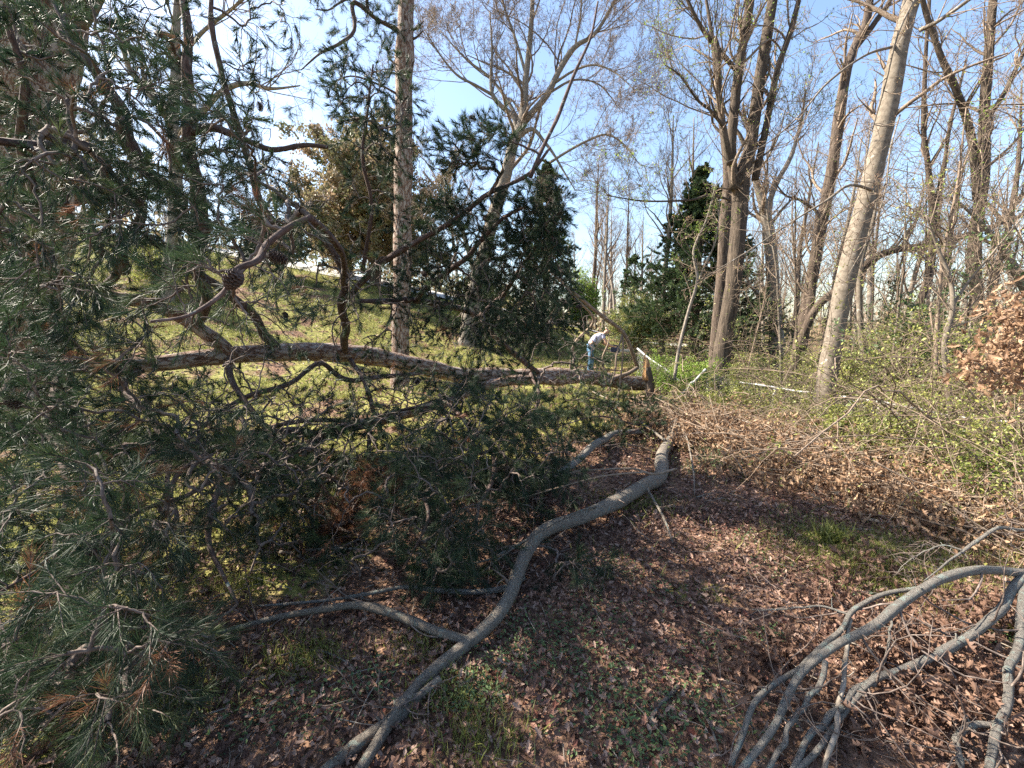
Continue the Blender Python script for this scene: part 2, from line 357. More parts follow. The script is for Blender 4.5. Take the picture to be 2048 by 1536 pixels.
# ------------------------------------------------------------------ the fallen pine
pine = thing('fallen_pine', 'uprooted pine lying across the lawn, its dense needled crown filling the left of the picture', 'fallen tree', (P(1290, 770, 9.6)[0], 9.6, 0))
SK = []; SKR = []
def pine_limb(name, pts, r, S=30, mat=None, K=8, wob=0.5, rough=0.06, label=None):
    w3 = [P(u, v, Y) for u, v, Y in pts]
    q, rr = spline(w3, r, S, wob)
    bf = Buf(); tubes(bf, q, rr, K, tint=0.5, rough=rough)
    SK.append(q); SKR.append(rr)
    return part(name, bf, mat or M_PINELIMB, pine, label=label)
pine_limb('trunk', [(1292, 768, 9.6), (1200, 757, 8.9), (1100, 750, 8.2), (980, 750, 7.3), (870, 738, 6.6), (760, 712, 6.0), (640, 702, 5.4), (520, 708, 4.8), (440, 718, 4.4), (340, 728, 4.0), (230, 735, 3.6), (120, 738, 3.3), (0, 752, 3.0), (-120, 780, 2.8)],
          [.155, .15, .145, .14, .13, .125, .118, .10, .09, .075, .06, .055, .05, .03], 90, M_PINE, 16, .25, .05)
# forks and limbs
LIMBS = [
 ([(470, 712, 4.5), (400, 660, 4.3), (320, 622, 4.0), (230, 598, 3.7), (150, 565, 3.4), (60, 530, 3.1), (-60, 505, 2.8)], [.07, .065, .055, .05, .045, .03]),
 ([(1180, 752, 8.7), (1060, 762, 7.6), (960, 772, 6.9), (900, 790, 6.3), (820, 820, 5.7), (740, 850, 5.2), (650, 872, 4.8), (580, 905, 4.4), (510, 950, 4.0), (440, 985, 3.6)], [.09, .085, .075, .07, .065, .06, .05, .03]),
 ([(650, 874, 4.8), (560, 872, 4.5), (470, 880, 4.2), (380, 892, 3.9), (260, 905, 3.5), (150, 940, 3.1)], [.055, .05, .04, .02]),
 ([(720, 845, 5.3), (600, 845, 5.2), (500, 858, 5.0), (400, 850, 4.8)], [.03, .025, .015]),
 ([(1075, 745, 7.8), (1010, 690, 7.0), (960, 640, 6.2), (900, 615, 5.4), (830, 605, 4.9), (770, 605, 4.5), (720, 600, 4.2)], [.05, .045, .04, .035, .03, .02]),
 ([(690, 705, 5.6), (685, 640, 5.0), (690, 590, 4.7), (680, 520, 4.4), (640, 465, 4.2), (610, 420, 4.0), (560, 380, 3.8)], [.05, .045, .035, .03, .02]),
 ([(690, 600, 4.7), (745, 545, 4.5), (800, 505, 4.3), (850, 470, 4.2), (920, 425, 4.1), (975, 385, 4.0), (1060, 350, 3.9), (1100, 300, 3.9)], [.035, .03, .025, .022, .018, .01]),
 ([(1060, 355, 3.9), (1085, 290, 3.9), (1115, 235, 4.0), (1150, 140, 4.1), (1182, 70, 4.2), (1195, 0, 4.2)], [.018, .016, .014, .008]),
 ([(560, 700, 5.0), (520, 640, 4.6), (470, 600, 4.3), (440, 570, 4.1), (370, 520, 3.7), (300, 480, 3.4)], [.05, .045, .04, .03, .02]),
 ([(200, 600, 3.7), (240, 540, 3.4), (205, 500, 3.2), (170, 470, 3.1), (130, 415, 2.9), (110, 360, 2.8)], [.035, .03, .025, .02, .012]),
 ([(250, 545, 3.4), (255, 480, 3.2), (275, 440, 3.1), (262, 400, 3.0), (220, 350, 2.9), (200, 315, 2.7), (150, 298, 2.5), (95, 290, 2.3), (0, 265, 2.0)], [.035, .032, .03, .028, .026, .022, .016]),
 ([(390, 470, 3.6), (360, 420, 3.4), (305, 345, 3.2), (270, 280, 3.1), (240, 225, 3.0), (180, 150, 2.9), (120, 60, 2.8)], [.05, .048, .045, .04, .03, .02]),
 ([(400, 640, 4.2), (395, 560, 3.8), (400, 450, 3.6), (392, 330, 3.4), (398, 250, 3.3), (385, 180, 3.25), (372, 110, 3.2), (366, 30, 3.2), (350, -60, 3.2)], [.05, .048, .045, .042, .04, .035, .03, .02]),
 ([(560, 460, 4.0), (520, 400, 3.8), (500, 330, 3.7), (480, 260, 3.6), (455, 190, 3.5), (440, 130, 3.5), (425, 60, 3.5), (430, -20, 3.5)], [.03, .028, .026, .024, .02, .012]),
 ([(390, 262, 3.3), (440, 263, 3.3), (490, 275, 3.4), (540, 290, 3.5), (600, 286, 3.6), (660, 291, 3.7)], [.035, .03, .024, .02, .014]),
 ([(620, 435, 1.75), (575, 455, 1.7), (535, 490, 1.6), (500, 520, 1.5), (470, 535, 1.45), (445, 580, 1.4), (380, 625, 1.3), (300, 640, 1.2)], [.012, .012, .012, .011, .009, .006, .004]),
 ([(620, 435, 1.75), (655, 470, 2.2), (690, 520, 3.0), (685, 570, 4.0)], [.012, .016, .02, .025]),
 ([(850, 745, 6.4), (700, 760, 5.2), (640, 730, 4.8), (590, 760, 4.5), (500, 790, 4.2), (430, 830, 3.9), (390, 860, 3.7)], [.03, .03, .028, .025, .02]),
 ([(300, 730, 3.9), (250, 780, 3.5), (290, 830, 3.2), (340, 880, 2.9), (390, 905, 2.7), (430, 950, 2.5), (420, 1010, 2.3), (425, 1070, 2.2), (450, 1130, 2.1), (480, 1200, 2.0)], [.032, .03, .028, .024, .02, .016, .012, .006]),
 ([(390, 905, 2.7), (345, 930, 2.5), (335, 990, 2.3), (350, 1040, 2.2), (300, 1090, 2.0), (220, 1180, 1.8)], [.014, .013, .011, .008, .005]),
 ([(425, 960, 2.4), (360, 990, 2.2), (290, 1020, 2.0), (200, 1080, 1.8), (100, 1130, 1.6), (0, 1185, 1.45)], [.013, .012, .01, .008, .005]),
 ([(460, 700, 4.5), (480, 780, 4.2), (520, 850, 4.0), (580, 920, 3.8), (650, 985, 3.6), (700, 1060, 3.4)], [.03, .026, .022, .018, .01]),
 ([(700, 720, 5.6), (740, 790, 5.1), (760, 830, 4.9), (850, 815, 4.7), (920, 830, 4.5)], [.03, .026, .02, .014]),
 ([(740, 850, 5.2), (735, 930, 4.4), (720, 1000, 3.8), (700, 1080, 3.3)], [.025, .022, .016, .01]),
 ([(880, 790, 6.2), (940, 850, 4.8), (985, 900, 3.8), (985, 960, 3.2), (950, 1020, 2.8)], [.03, .026, .018, .01]),
 ([(985, 900, 3.8), (890, 930, 3.2), (850, 985, 2.8), (856, 1030, 2.6), (835, 1090, 2.45), (810, 1140, 2.35)], [.018, .014, .012, .010, .007, .004]),
 ([(1060, 745, 7.8), (1080, 790, 6.5), (1060, 840, 5.2), (1050, 900, 4.3), (1000, 960, 3.6)], [.03, .026, .02, .012]),
 ([(830, 605, 4.9), (870, 560, 4.6), (930, 520, 4.3), (960, 480, 4.2), (1010, 440, 4.1), (1060, 420, 4.0)], [.03, .026, .02, .012]),
 ([(950, 640, 5.8), (1000, 590, 5.2), (1040, 540, 4.7), (1080, 480, 4.3), (1095, 410, 4.2)], [.03, .026, .018, .012]),
 ([(725, 545, 4.5), (745, 420, 4.2), (728, 320, 4.0), (735, 220, 3.9), (750, 130, 3.8)], [.02, .016, .012, .007]),
 ([(60, 530, 3.1), (70, 420, 2.8), (40, 300, 2.6), (60, 180, 2.5), (20, 60, 2.4)], [.03, .026, .02, .012]),
 ([(120, 738, 3.3), (100, 860, 2.7), (140, 980, 2.2), (120, 1120, 1.8), (170, 1300, 1.4), (120, 1450, 1.15)], [.028, .022, .014, .008, .005, .003]),
 ([(30, 745, 3.0), (-60, 900, 2.4), (-40, 1100, 1.8), (20, 1300, 1.3)], [.025, .018, .010, .004]),
]
for pts, r in LIMBS: pine_limb('limb', pts, r, 12 + 4 * len(pts), M_PINE if r[0] > .06 else None, 8, 1.0, .08)
sk = np.concatenate(SK); skr = np.concatenate(SKR)
# clusters of shoots: centre (u, v), half sizes, depth range, count, shoots per twig, rust share
CL = [(140, 110, 240, 190, 1.9, 3.8, 230, 3, .03), (330, 300, 200, 170, 1.9, 3.6, 160, 3, .02), (90, 420, 200, 150, 1.6, 3.2, 180, 3, .02),
      (400, 420, 200, 120, 1.9, 3.6, 150, 3, .03), (110, 650, 200, 110, 1.7, 3.4, 150, 3, .03), (430, 590, 140, 80, 1.35, 1.8, 26, 2, 0), (500, 470, 130, 50, 1.5, 2.2, 24, 2, .1),
      (200, 860, 300, 110, 1.7, 3.4, 240, 3, .03), (130, 1060, 240, 140, 1.3, 2.6, 230, 3, .06), (130, 1330, 240, 170, 1.0, 2.0, 230, 3, .10),
      (400, 1010, 150, 130, 1.8, 2.8, 60, 2, .05), (330, 1300, 120, 110, 1.3, 2.0, 60, 2, .08),
      (860, 1020, 110, 170, 2.2, 3.0, 62, 3, .01), (960, 900, 160, 120, 2.6, 4.4, 70, 3, .01), (1010, 800, 130, 60, 3.4, 5, 30, 3, .01), (1160, 1150, 70, 70, 2.3, 2.9, 14, 3, 0), (1040, 560, 100, 120, 3.8, 5.2, 150, 3, 0), (1010, 660, 120, 60, 4, 6, 70, 2, .02),
      (960, 290, 80, 55, 3.6, 4.3, 50, 3, 0), (800, 380, 110, 120, 3.8, 4.8, 42, 2, .02), (1085, 420, 55, 80, 3.8, 4.4, 60, 3, 0), (960, 430, 100, 60, 3.8, 4.4, 60, 3, 0),
      (740, 170, 90, 90, 3.6, 4.3, 42, 2, 0), (650, 570, 120, 90, 3.2, 4.6, 70, 2, .05), (900, 700, 180, 60, 4, 6, 60, 2, .02), (860, 590, 90, 80, 4, 5.2, 60, 2, 0),
      (530, 80, 60, 90, 3.4, 3.9, 30, 2, 0), (480, 200, 70, 80, 3.4, 3.9, 24, 2, 0), (760, 250, 80, 60, 3.8, 4.4, 36, 2, 0),
      (700, 1060, 60, 80, 2.9, 3.6, 40, 3, .97), (770, 960, 50, 40, 3.2, 4, 20, 3, .8), (550, 440, 40, 25, 1.8, 2.0, 5, 3, 1.0), (600, 870, 190, 90, 3.4, 4.8, 60, 2, .05),
      (560, 1000, 110, 90, 2.6, 3.4, 50, 2, .03), (620, 1130, 130, 90, 2.4, 3.0, 40, 1, .15),
      (700, 930, 260, 110, 3, 4.4, 90, 2, .03), (820, 820, 250, 70, 4, 5.5, 60, 2, .02), (1060, 930, 110, 130, 3, 4.4, 80, 3, 0), (930, 1130, 90, 70, 2.2, 2.8, 26, 3, 0), (560, 760, 250, 90, 3.6, 5, 60, 2, .03),
      (560, 480, 90, 60, 3.4, 4.2, 30, 3, .03), (900, 520, 160, 90, 4, 5.2, 60, 3, 0), (1180, 705, 48, 45, 6, 7.8, 24, 2, 0), (600, 620, 300, 160, 3.5, 5, 90, 0, 0), (650, 900, 350, 160, 3, 4.5, 110, 0, 0), (1150, 680, 120, 100, 6, 8, 40, 0, 0),
      (330, 780, 330, 130, 3.2, 4.6, 130, 0, 0), (500, 960, 200, 160, 2.6, 3.8, 130, 0, 0), (560, 400, 120, 80, 3.6, 4.2, 70, 0, 0), (870, 820, 200, 90, 4, 6, 70, 0, 0), (300, 300, 260, 220, 3, 4, 120, 0, 0)]
att = []; per = []; rust = []
for u, v, ru, rv, d0, d1, n, k, rs in CL:
    n = int(n * (.62 if v < 460 and u < 720 else .85 if v < 700 and u < 720 else 1.9 if (v > 800 and 450 < u < 1100) else 1.35 if u > 600 else .9) * (2.3 if k == 0 else 1))
    a = R_.uniform(0, 6.283, n); rr = np.sqrt(R_.uniform(0, 1, n)) * (1 + R_.normal(0, .12, n))
    p = P(u + ru * rr * np.cos(a), v + rv * rr * np.sin(a), R_.uniform(d0, d1, n))
    g = H(p[:, 0], p[:, 1]); p[:, 2] = np.maximum(p[:, 2], g + 0.04)
    att.append(p); per.append(np.full(n, k)); rust.append(R_.uniform(0, 1, n) < rs)
att = np.concatenate(att); per = np.concatenate(per); rust = np.concatenate(rust)
ok = np.linalg.norm(att - CAM, axis=1) > 0.95
att, per, rust = att[ok], per[ok], rust[ok]
def colonize(sk, skr, att, S=7):
    d0 = np.array([np.min(((sk - a) ** 2).sum(1)) for a in att]); order = np.argsort(d0)
    cap = len(sk) + len(att) * 4; N = np.zeros((cap, 3)); N[:len(sk)] = sk; n = len(sk)
    owner = np.full(cap, -1); rad0 = np.zeros(cap); rad0[:n] = skr
    E = np.zeros((len(att), S, 3)); par = np.full(len(att), -1); jr = np.zeros(len(att)); edir = np.zeros((len(att), 3))
    for e, ai in enumerate(order):
        a = att[ai]; dd = ((N[:n] - a) ** 2).sum(1); j = int(np.argmin(dd)); d = math.sqrt(dd[j])
        s = N[j]; t = np.linspace(0, 1, S)[:, None]
        pr = perp_rand(nrm(a - s)[None])[0]; pr2 = np.array([0, 0, 1.0])
        q = s + (a - s) * t + (np.sin(t * math.pi) * (pr * R_.normal(0, .12) + pr2 * R_.uniform(-.02, .14)) * d) + np.concatenate([[[0, 0, 0]], R_.normal(0, .022, (S - 2, 3)), [[0, 0, 0]]]) * min(d, .6)
        E[e] = q; par[e] = owner[j]; jr[e] = rad0[j] if owner[j] < 0 else 9
        for kk in (2, 4, S - 1):
            if n < cap: N[n] = q[kk]; owner[n] = e; n += 1
        edir[ai] = nrm(q[-1] - q[-3])
    cnt = np.ones(len(att))
    for e in range(len(att) - 1, -1, -1):
        if par[e] >= 0: cnt[par[e]] += cnt[e]
    r0 = np.minimum(.0019 * cnt ** .48, np.minimum(jr * .8, .022)); r1 = np.minimum(.0017 * np.maximum(cnt - 1, 1) ** .45, r0)
    Rr = r0[:, None] + (r1 - r0)[:, None] * np.linspace(0, 1, S)[None]
    inv = np.empty(len(att), int); inv[order] = np.arange(len(att))
    return E, Rr, edir, E[inv]
E, Er, edir, Ea = colonize(sk, skr, att)
b = Buf(); tubes(b, E, Er * 1.35, 5, cap=False)
def needles(buf, base, tip_dir, length, width, tint):
    pr = perp_rand(tip_dir); w2 = (pr * (width * .5)[:, None])
    mid = base + tip_dir * (length * .5)[:, None] + R_.normal(0, .0015, base.shape)
    V = np.stack([base - w2, base + w2, mid + w2 * .9, base + tip_dir * length[:, None], mid - w2 * .9], 1)
    o = (np.arange(len(base)) * 5)[:, None]
    buf.add(V.reshape(-1, 3), [np.array([[0, 1, 2, 4]]) + o, np.array([[4, 2, 3]]) + o], np.repeat(tint, 5))
def shoots(buf, twb, sb, sd, sL, nn, tint, nl=(.045, .07), wid=.0018):
    """needled shoots: a short twig and nn needles round it"""
    N = len(sb); S = 4
    t = np.linspace(0, 1, S)
    pp = sb[:, None, :] + sd[:, None, :] * (sL[:, None] * t)[..., None] + (t ** 2)[None, :, None] * np.array([0, 0, -.015])
    tubes(twb, pp, np.linspace(.0019, .0012, S)[None].repeat(N, 0), 4, cap=False)
    k = np.repeat(np.arange(N), nn); tt = 1 - R_.uniform(0, 1, len(k)) ** 1.4 * .8
    base = sb[k] + sd[k] * (sL[k] * tt)[:, None] + (tt ** 2)[:, None] * np.array([0, 0, -.015])
    a = np.radians(R_.uniform(14, 50, len(k)))[:, None] * (1.2 - .45 * tt[:, None])
    d = nrm(sd[k] * np.cos(a) + perp_rand(sd[k]) * np.sin(a) + np.array([0, 0, -.08]))
    dist = np.linalg.norm(base - CAM, axis=1)
    wd = np.clip(dist * .00068, .0014, wid * 2)
    needles(buf, base, d, R_.uniform(nl[0], nl[1], len(k)), wd, np.clip(tint[k] + R_.normal(0, .05, len(k)), 0, 1) )
nb = Buf()
sb = []; sd = []; ti = []
for k in range(3):
    m = per > k
    e = Ea[m]; f = 1.0 if k == 0 else R_.uniform(.35, .95, (m.sum(), 1))
    x = np.broadcast_to(f, (m.sum(), 1)) * 6; i0 = np.clip(x.astype(int), 0, 5); fr = x - i0
    base = np.take_along_axis(e, i0[:, :, None], 1)[:, 0] * (1 - fr) + np.take_along_axis(e, i0[:, :, None] + 1, 1)[:, 0] * fr
    dd = edir[m]; side = perp_rand(dd)
    d = nrm(dd * (1.0 if k == 0 else .55) + side * (.25 if k == 0 else .7) + np.array([-.12, -.22, -.02]))
    sb.append(base); sd.append(d); ti.append(np.where(rust[m], R_.uniform(.9, 1, m.sum()), np.clip(R_.beta(1.6, 2.2, m.sum()) * .84, 0, .8)))
sb = np.concatenate(sb); sd = np.concatenate(sd); ti = np.concatenate(ti)
grn = ti < .86
shoots(nb, b, sb, sd, R_.uniform(.07, .15, len(sb)), 54, ti, (.045, .078))
tw = part('twig_tangle', b, M_TWIG, pine, stuff=True)
part('needle_foliage', nb, M_NEEDLE, pine, smooth=False, stuff=True, label='dark green needle tufts with a few rust brown dead ones')
# cones
def cone_mesh():
    bf = Buf(); n = 0
    for i in range(75):
        t = i / 75; ph = i * 2.39996; R = .019 * math.sin(math.pi * (0.12 + .82 * t)) ** .7 + .002
        z = (t - .5) * .055; c, s = math.cos(ph), math.sin(ph)
        base = np.array([c * R * .3, s * R * .3, z]); tip = np.array([c * R * 1.25, s * R * 1.25, z + .006 - .012 * (1 - t)])
        sd_ = np.array([-s, c, 0]) * .0055; up = np.array([c * .15, s * .15, 1]) * .0022
        v = [base - sd_ * .4, base + sd_ * .4, tip * .92 + [0, 0, z * .08] + sd_, tip, tip * .92 + [0, 0, z * .08] - sd_]
        v += [x + up for x in v]
        bf.add(np.array(v), [np.array([[0, 1, 2, 3, 4], [9, 8, 7, 6, 5]]), np.array([[2, 3, 8, 7], [3, 4, 9, 8], [1, 2, 7, 6], [4, 0, 5, 9]])])
    tubes(bf, np.array([[0, 0, -.024], [0, 0, 0], [0, 0, .03]]), np.array([.008, .009, .003]), 8)
    return bf
cone0 = None; org = worldloc(pine)
for (u, v, Y, s) in [(466, 558, 1.38, 1.12), (555, 515, 1.62, 1.0), (412, 455, 1.8, .9), (848, 548, 4.0, 1), (972, 437, 4.0, 1.1), (835, 762, 5.0, 1.3), (855, 640, 4.6, 1.1), (1158, 614, 3.9, .9), (945, 237, 3.9, 1),
                     (325, 212, 3.0, 1.25), (520, 213, 3.5, 1), (110, 675, 2.2, 1.1), (232, 740, 2.4, 1.2), (25, 805, 1.9, 1), (570, 632, 3.4, 1), (190, 1093, 1.5, 1), (60, 1195, 1.5, 1.1), (205, 1180, 1.5, .9)]:
    p = P(u, v, Y)
    if cone0 is None:
        cone0 = bpy.data.objects.new('pine_cone', cone_mesh().mesh('pine_cone', np.zeros(3), False)); cone0.data.materials.append(M_CONE); o = cone0
    else: o = cone0.copy()
    COL.objects.link(o); o.parent = pine; o.location = p - org; o.scale = (s, s, s); o.rotation_euler = (random.uniform(1.8, 3.1), random.uniform(-.6, .6), random.uniform(0, 6))

# ------------------------------------------------------------------ generic bare trees
def upw(P_): return P_
RSC = {'leaning_tree': .80, 'spreading_tree': .78, 'pale_tree': .8,  'multistem_tree': .70, 'dark_trunk_tree': .72, 'forked_tree': .72, 'knotty_tree': .72, 'arching_trunk': .75, 'twin_stem_tree': .72, 'slim_tree': .8}
def bare(name, label, cat, limbs, mats, lv=((7, .5), (6, .45), (5, .5)), group=None, up=(.18, .14, .1), curl=(.3, .35, .4), buds=0, bud_mat=None, bud_size=.02, rr=.5, rmin=.0025, tfrom=.3, Ks=(5, 3, 3), S=(9, 6, 4), extra=None, first='trunk', twl=None, yb=None, reach=None):
    """limbs: list of (points (u,v,Y) or (x,y,z) with 'w', radii). First one is the trunk."""
    w3 = []
    for pts, r in limbs:
        p = np.array([P(*q) if q[1] > -9000 else q for q in pts]) if not isinstance(pts, np.ndarray) else pts
        w3.append((p, list(np.array(r) * RSC.get(name, 1))))
    root = w3[0][0][0].copy(); root[2] = H(root[0], root[1])
    o = thing(name, label, cat, root, group)
    A = []; AR = []
    for k, (p, r) in enumerate(w3):
        if k == 0 and p[0][2] > root[2] - .05: p = np.concatenate([[root + [0, 0, -.1]], p[1:] if abs(p[0][2] - root[2]) < .4 else p]); 
        q, rr_ = spline(p, r, 26 if k else 44, .35)
        if k == 0 and first == 'trunk': rr_ = rr_ * (1 + .45 * np.exp(-np.arange(len(rr_)) / 2.0))
        bf = Buf(); tubes(bf, q, rr_, 14 if k == 0 else 9, tint=.5, rough=.035); part(first if k == 0 else 'limb', bf, mats[0], o)
        q2, r2 = spline(p[1:] if k == 0 and len(p) > 2 else p, r, 20)
        A.append(q2); AR.append(np.interp(np.linspace(0, 1, 20), np.linspace(0, 1, len(rr_)), rr_))
    A = np.stack(A); AR = np.stack(AR)
    lens = np.linalg.norm(np.diff(A, axis=1), axis=2).sum(1)
    bf = Buf(); lo = tfrom
    Q, Rq = A, AR; last = None
    for k, (n, L) in enumerate(lv):
        if k == 0 and reach: Q, Rq = grow(Q, Rq, n, reach, (30, 60), (lo, 1), S[k], curl[k], up[k], rr * .8, .3, rmin * 2, .45, labs=True)
        else: Q, Rq = grow(Q, Rq, n, (L * .6, L * 1.25), (25, 60), (lo if k == 0 else .15, 1), S[min(k, len(S) - 1)], curl[min(k, len(curl) - 1)], up[min(k, len(up) - 1)], rr, .3, rmin * (2 if k == 0 else 1), .4)
        tubes(bf, Q, Rq, Ks[min(k, len(Ks) - 1)], cap=False); last = (Q, Rq)
    part('crown', bf, mats[1] if len(mats) > 1 else mats[0], o, stuff=True, smooth=True)
    if buds:
        Q = last[0]; N = buds; i = R_.integers(0, len(Q), N); j = R_.integers(1, Q.shape[1], N)
        bb = Buf(); scatter(bb, *TINY, Q[i, j] + R_.normal(0, .01, (N, 3)), rotmats(N, .6, 1), R_.uniform(.6, 1.3, N) * bud_size)
        part('bud', bb, bud_mat or M_BUD, o, smooth=False, stuff=True)
    return o

# smooth grey leaning tree
bare('leaning_tree', 'thick smooth grey tree leaning right, rising from behind the white fence rail', 'tree',
     [([(1640, 862, 6.3), (1652, 780, 6.3), (1664, 700, 6.3), (1690, 580, 6.35), (1722, 450, 6.4), (1752, 335, 6.45), (1780, 215, 6.5), (1806, 90, 6.5), (1838, -40, 6.6), (1900, -300, 6.7)], [.168, .165, .16, .155, .15, .145, .14, .13, .12, .08]),
      ([(1752, 383, 6.4), (1700, 370, 6.1), (1655, 400, 5.9), (1590, 440, 5.8), (1500, 500, 5.6), (1400, 560, 5.4)], [.026, .022, .018, .014, .01, .004]),
      ([(1792, 92, 6.5), (1730, 110, 6.2), (1655, 165, 6.0), (1600, 230, 5.9), (1530, 290, 5.8), (1440, 330, 5.7)], [.024, .02, .016, .012, .008, .004]),
      ([(1840, 60, 6.4), (1880, 40, 6.2), (1950, -10, 6.0), (2000, -60, 6)], [.035, .03, .025, .02]),
      ([(1800, 230, 6.4), (1780, 300, 6.0), (1770, 380, 5.9), (1740, 470, 5.8), (1690, 560, 5.7)], [.012, .011, .010, .008, .005]),
      ([(1860, -60, 6.5), (1800, 60, 6.0), (1770, 170, 6.0), (1745, 260, 6.1)], [.018, .016, .012, .008])],
     [M_SMOOTH, M_TAN], lv=((9, .35), (6, .45), (4, .5)), tfrom=.2, buds=1500, bud_size=.02, reach=(.6, 1.8), rmin=.003)
# multi-stemmed tree
bare('multistem_tree', 'tall furrowed tree splitting into several upright stems, right of the dark conical evergreen', 'tree',
     [([(1432, 803, 9), (1445, 720, 9), (1458, 620, 9), (1468, 520, 9), (1478, 430, 9), (1484, 350, 9), (1502, 290, 9), (1520, 170, 9), (1542, 30, 9), (1560, -120, 9)], [.24, .225, .215, .21, .21, .21, .17, .15, .14, .12]),
      ([(1470, 380, 8.9), (1462, 300, 8.9), (1470, 200, 8.9), (1484, 90, 8.9), (1498, -20, 8.9), (1510, -140, 8.9)], [.14, .13, .125, .12, .11, .1]),
      ([(1510, 360, 8.95), (1530, 260, 8.9), (1550, 150, 8.9), (1580, 60, 8.9), (1602, -20, 8.9)], [.10, .09, .08, .075, .06]),
      ([(1460, 330, 8.8), (1448, 250, 8.7), (1438, 180, 8.7), (1432, 100, 8.7), (1426, 75, 8.7)], [.09, .085, .075, .07, .05]),
      ([(1472, 140, 8.9), (1430, 90, 8.8), (1395, 40, 8.7), (1370, -10, 8.7)], [.06, .055, .05, .04]),
      ([(1452, 260, 8.7), (1420, 220, 8.5), (1395, 200, 8.4), (1360, 150, 8.2), (1330, 130, 8)], [.045, .04, .03, .02, .01]),
      ([(1460, 400, 8.9), (1420, 390, 8.7), (1380, 400, 8.5), (1290, 402, 8.3), (1215, 390, 8.0)], [.035, .032, .028, .022, .01]),
      ([(1500, 330, 8.9), (1540, 300, 8.6), (1555, 270, 8.5), (1600, 240, 8.4)], [.03, .025, .02, .01])],
     [M_FURROW, M_TAN], lv=((15, .4), (8, .45), (6, .5)), tfrom=.33, buds=3500, bud_mat=M_LTGREEN, bud_size=.035, reach=(.8, 2.4))
bare('dark_trunk_tree', 'dark brown straight trunk close behind the furrowed multi-stemmed tree', 'tree',
     [([(1425, 780, 10.2), (1432, 680, 10.2), (1442, 560, 10.2), (1452, 440, 10.2), (1458, 330, 10.2), (1440, 220, 10.3), (1425, 90, 10.4), (1405, -60, 10.5)], [.19, .18, .17, .16, .13, .09, .06, .03])],
     [M_DARK, M_DARK], lv=((12, .35), (6, .45), (5, .5)), tfrom=.5, reach=(.8, 2.0))
bare('forked_tree', 'mid sized tree with two-tone bark forking low, right of the furrowed multi-stemmed tree', 'tree',
     [([(1552, 765, 13), (1550, 660, 13), (1545, 580, 13), (1536, 480, 13), (1524, 410, 13), (1510, 360, 13), (1500, 290, 13), (1490, 200, 13)], [.26, .24, .23, .21, .18, .12, .08, .04]),
      ([(1530, 430, 13), (1550, 370, 13), (1580, 315, 13), (1600, 250, 13), (1610, 180, 13)], [.12, .10, .08, .06, .03]),
      ([(1548, 640, 13), (1515, 590, 12.8), (1498, 570, 12.7), (1470, 555, 12.6)], [.10, .08, .05, .03])],
     [M_PALE, M_TAN], lv=((12, .35), (7, .5), (6, .5)), tfrom=.4, reach=(1, 3))
bare('knotty_tree', 'knotty dark tree leaning right, between the forked tree and the smooth grey leaning one', 'tree',
     [([(1590, 760, 11), (1604, 660, 11), (1622, 560, 11), (1642, 450, 11), (1655, 380, 11), (1672, 270, 11), (1690, 160, 11), (1712, 90, 11), (1735, 40, 11), (1745, -80, 11)], [.22, .20, .19, .185, .18, .17, .14, .12, .11, .08]),
      ([(1712, 95, 11), (1745, 50, 11), (1775, 10, 11), (1800, -50, 11)], [.09, .08, .07, .05]),
      ([(1600, 720, 10.8), (1622, 600, 10.7), (1632, 500, 10.7), (1640, 420, 10.8)], [.13, .12, .11, .08]),
      ([(1645, 430, 11), (1600, 400, 10.8), (1570, 390, 10.6), (1540, 350, 10.5)], [.05, .04, .03, .015])],
     [M_DARK, M_TAN], lv=((12, .35), (7, .5), (6, .5)), tfrom=.35, reach=(1, 2.8))
bare('arching_trunk', 'dark mossy trunk arching over to the right behind the smooth grey leaning tree', 'tree',
     [([(1585, 735, 10.3), (1630, 620, 10), (1690, 570, 9.8), (1745, 520, 9.6), (1800, 500, 9.5), (1870, 490, 9.5), (1950, 465, 9.5), (2050, 430, 9.5)], [.14, .12, .115, .11, .10, .09, .07, .04])],
     [M_DARK, M_TAN], lv=((14, .3), (6, .45), (5, .5)), tfrom=.3, reach=(.8, 2.2), up=(.35, .2, .1))
bare('twin_stem_tree', 'lichened twin-stemmed tree near the right edge, behind the green shrubs', 'tree',
     [([(1968, 860, 8.2), (1962, 700, 8.2), (1955, 560, 8.2), (1955, 430, 8.2), (1966, 300, 8.2), (1972, 180, 8.2), (1976, 80, 8.2), (1990, -60, 8.2)], [.15, .14, .13, .125, .11, .10, .09, .07]),
      ([(1955, 400, 8.2), (1938, 270, 8.2), (1915, 180, 8.1), (1880, 110, 8.1), (1850, 30, 8.1), (1830, -50, 8)], [.09, .08, .07, .06, .05, .04]),
      ([(1968, 250, 8.2), (2010, 180, 8.2), (2048, 100, 8.2), (2090, 0, 8.2)], [.06, .05, .04, .03])],
     [M_FURROW, M_TAN], lv=((12, .35), (7, .5), (6, .5)), tfrom=.35, reach=(.8, 2.6), buds=1500, bud_size=.02)
bare('slim_tree', 'slim dark tree with a forking top, right of the smooth grey leaning tree', 'tree',
     [([(1790, 860, 9), (1830, 640, 9), (1858, 540, 9), (1868, 430, 9), (1858, 330, 9), (1848, 260, 9), (1852, 130, 9), (1860, -20, 9)], [.10, .09, .08, .075, .06, .05, .04, .03]),
      ([(1867, 430, 9), (1890, 330, 9), (1905, 230, 9), (1935, 120, 9)], [.05, .045, .035, .02])],
     [M_DARK, M_TAN], lv=((12, .35), (6, .5), (5, .5)), tfrom=.4, reach=(.8, 2.2))
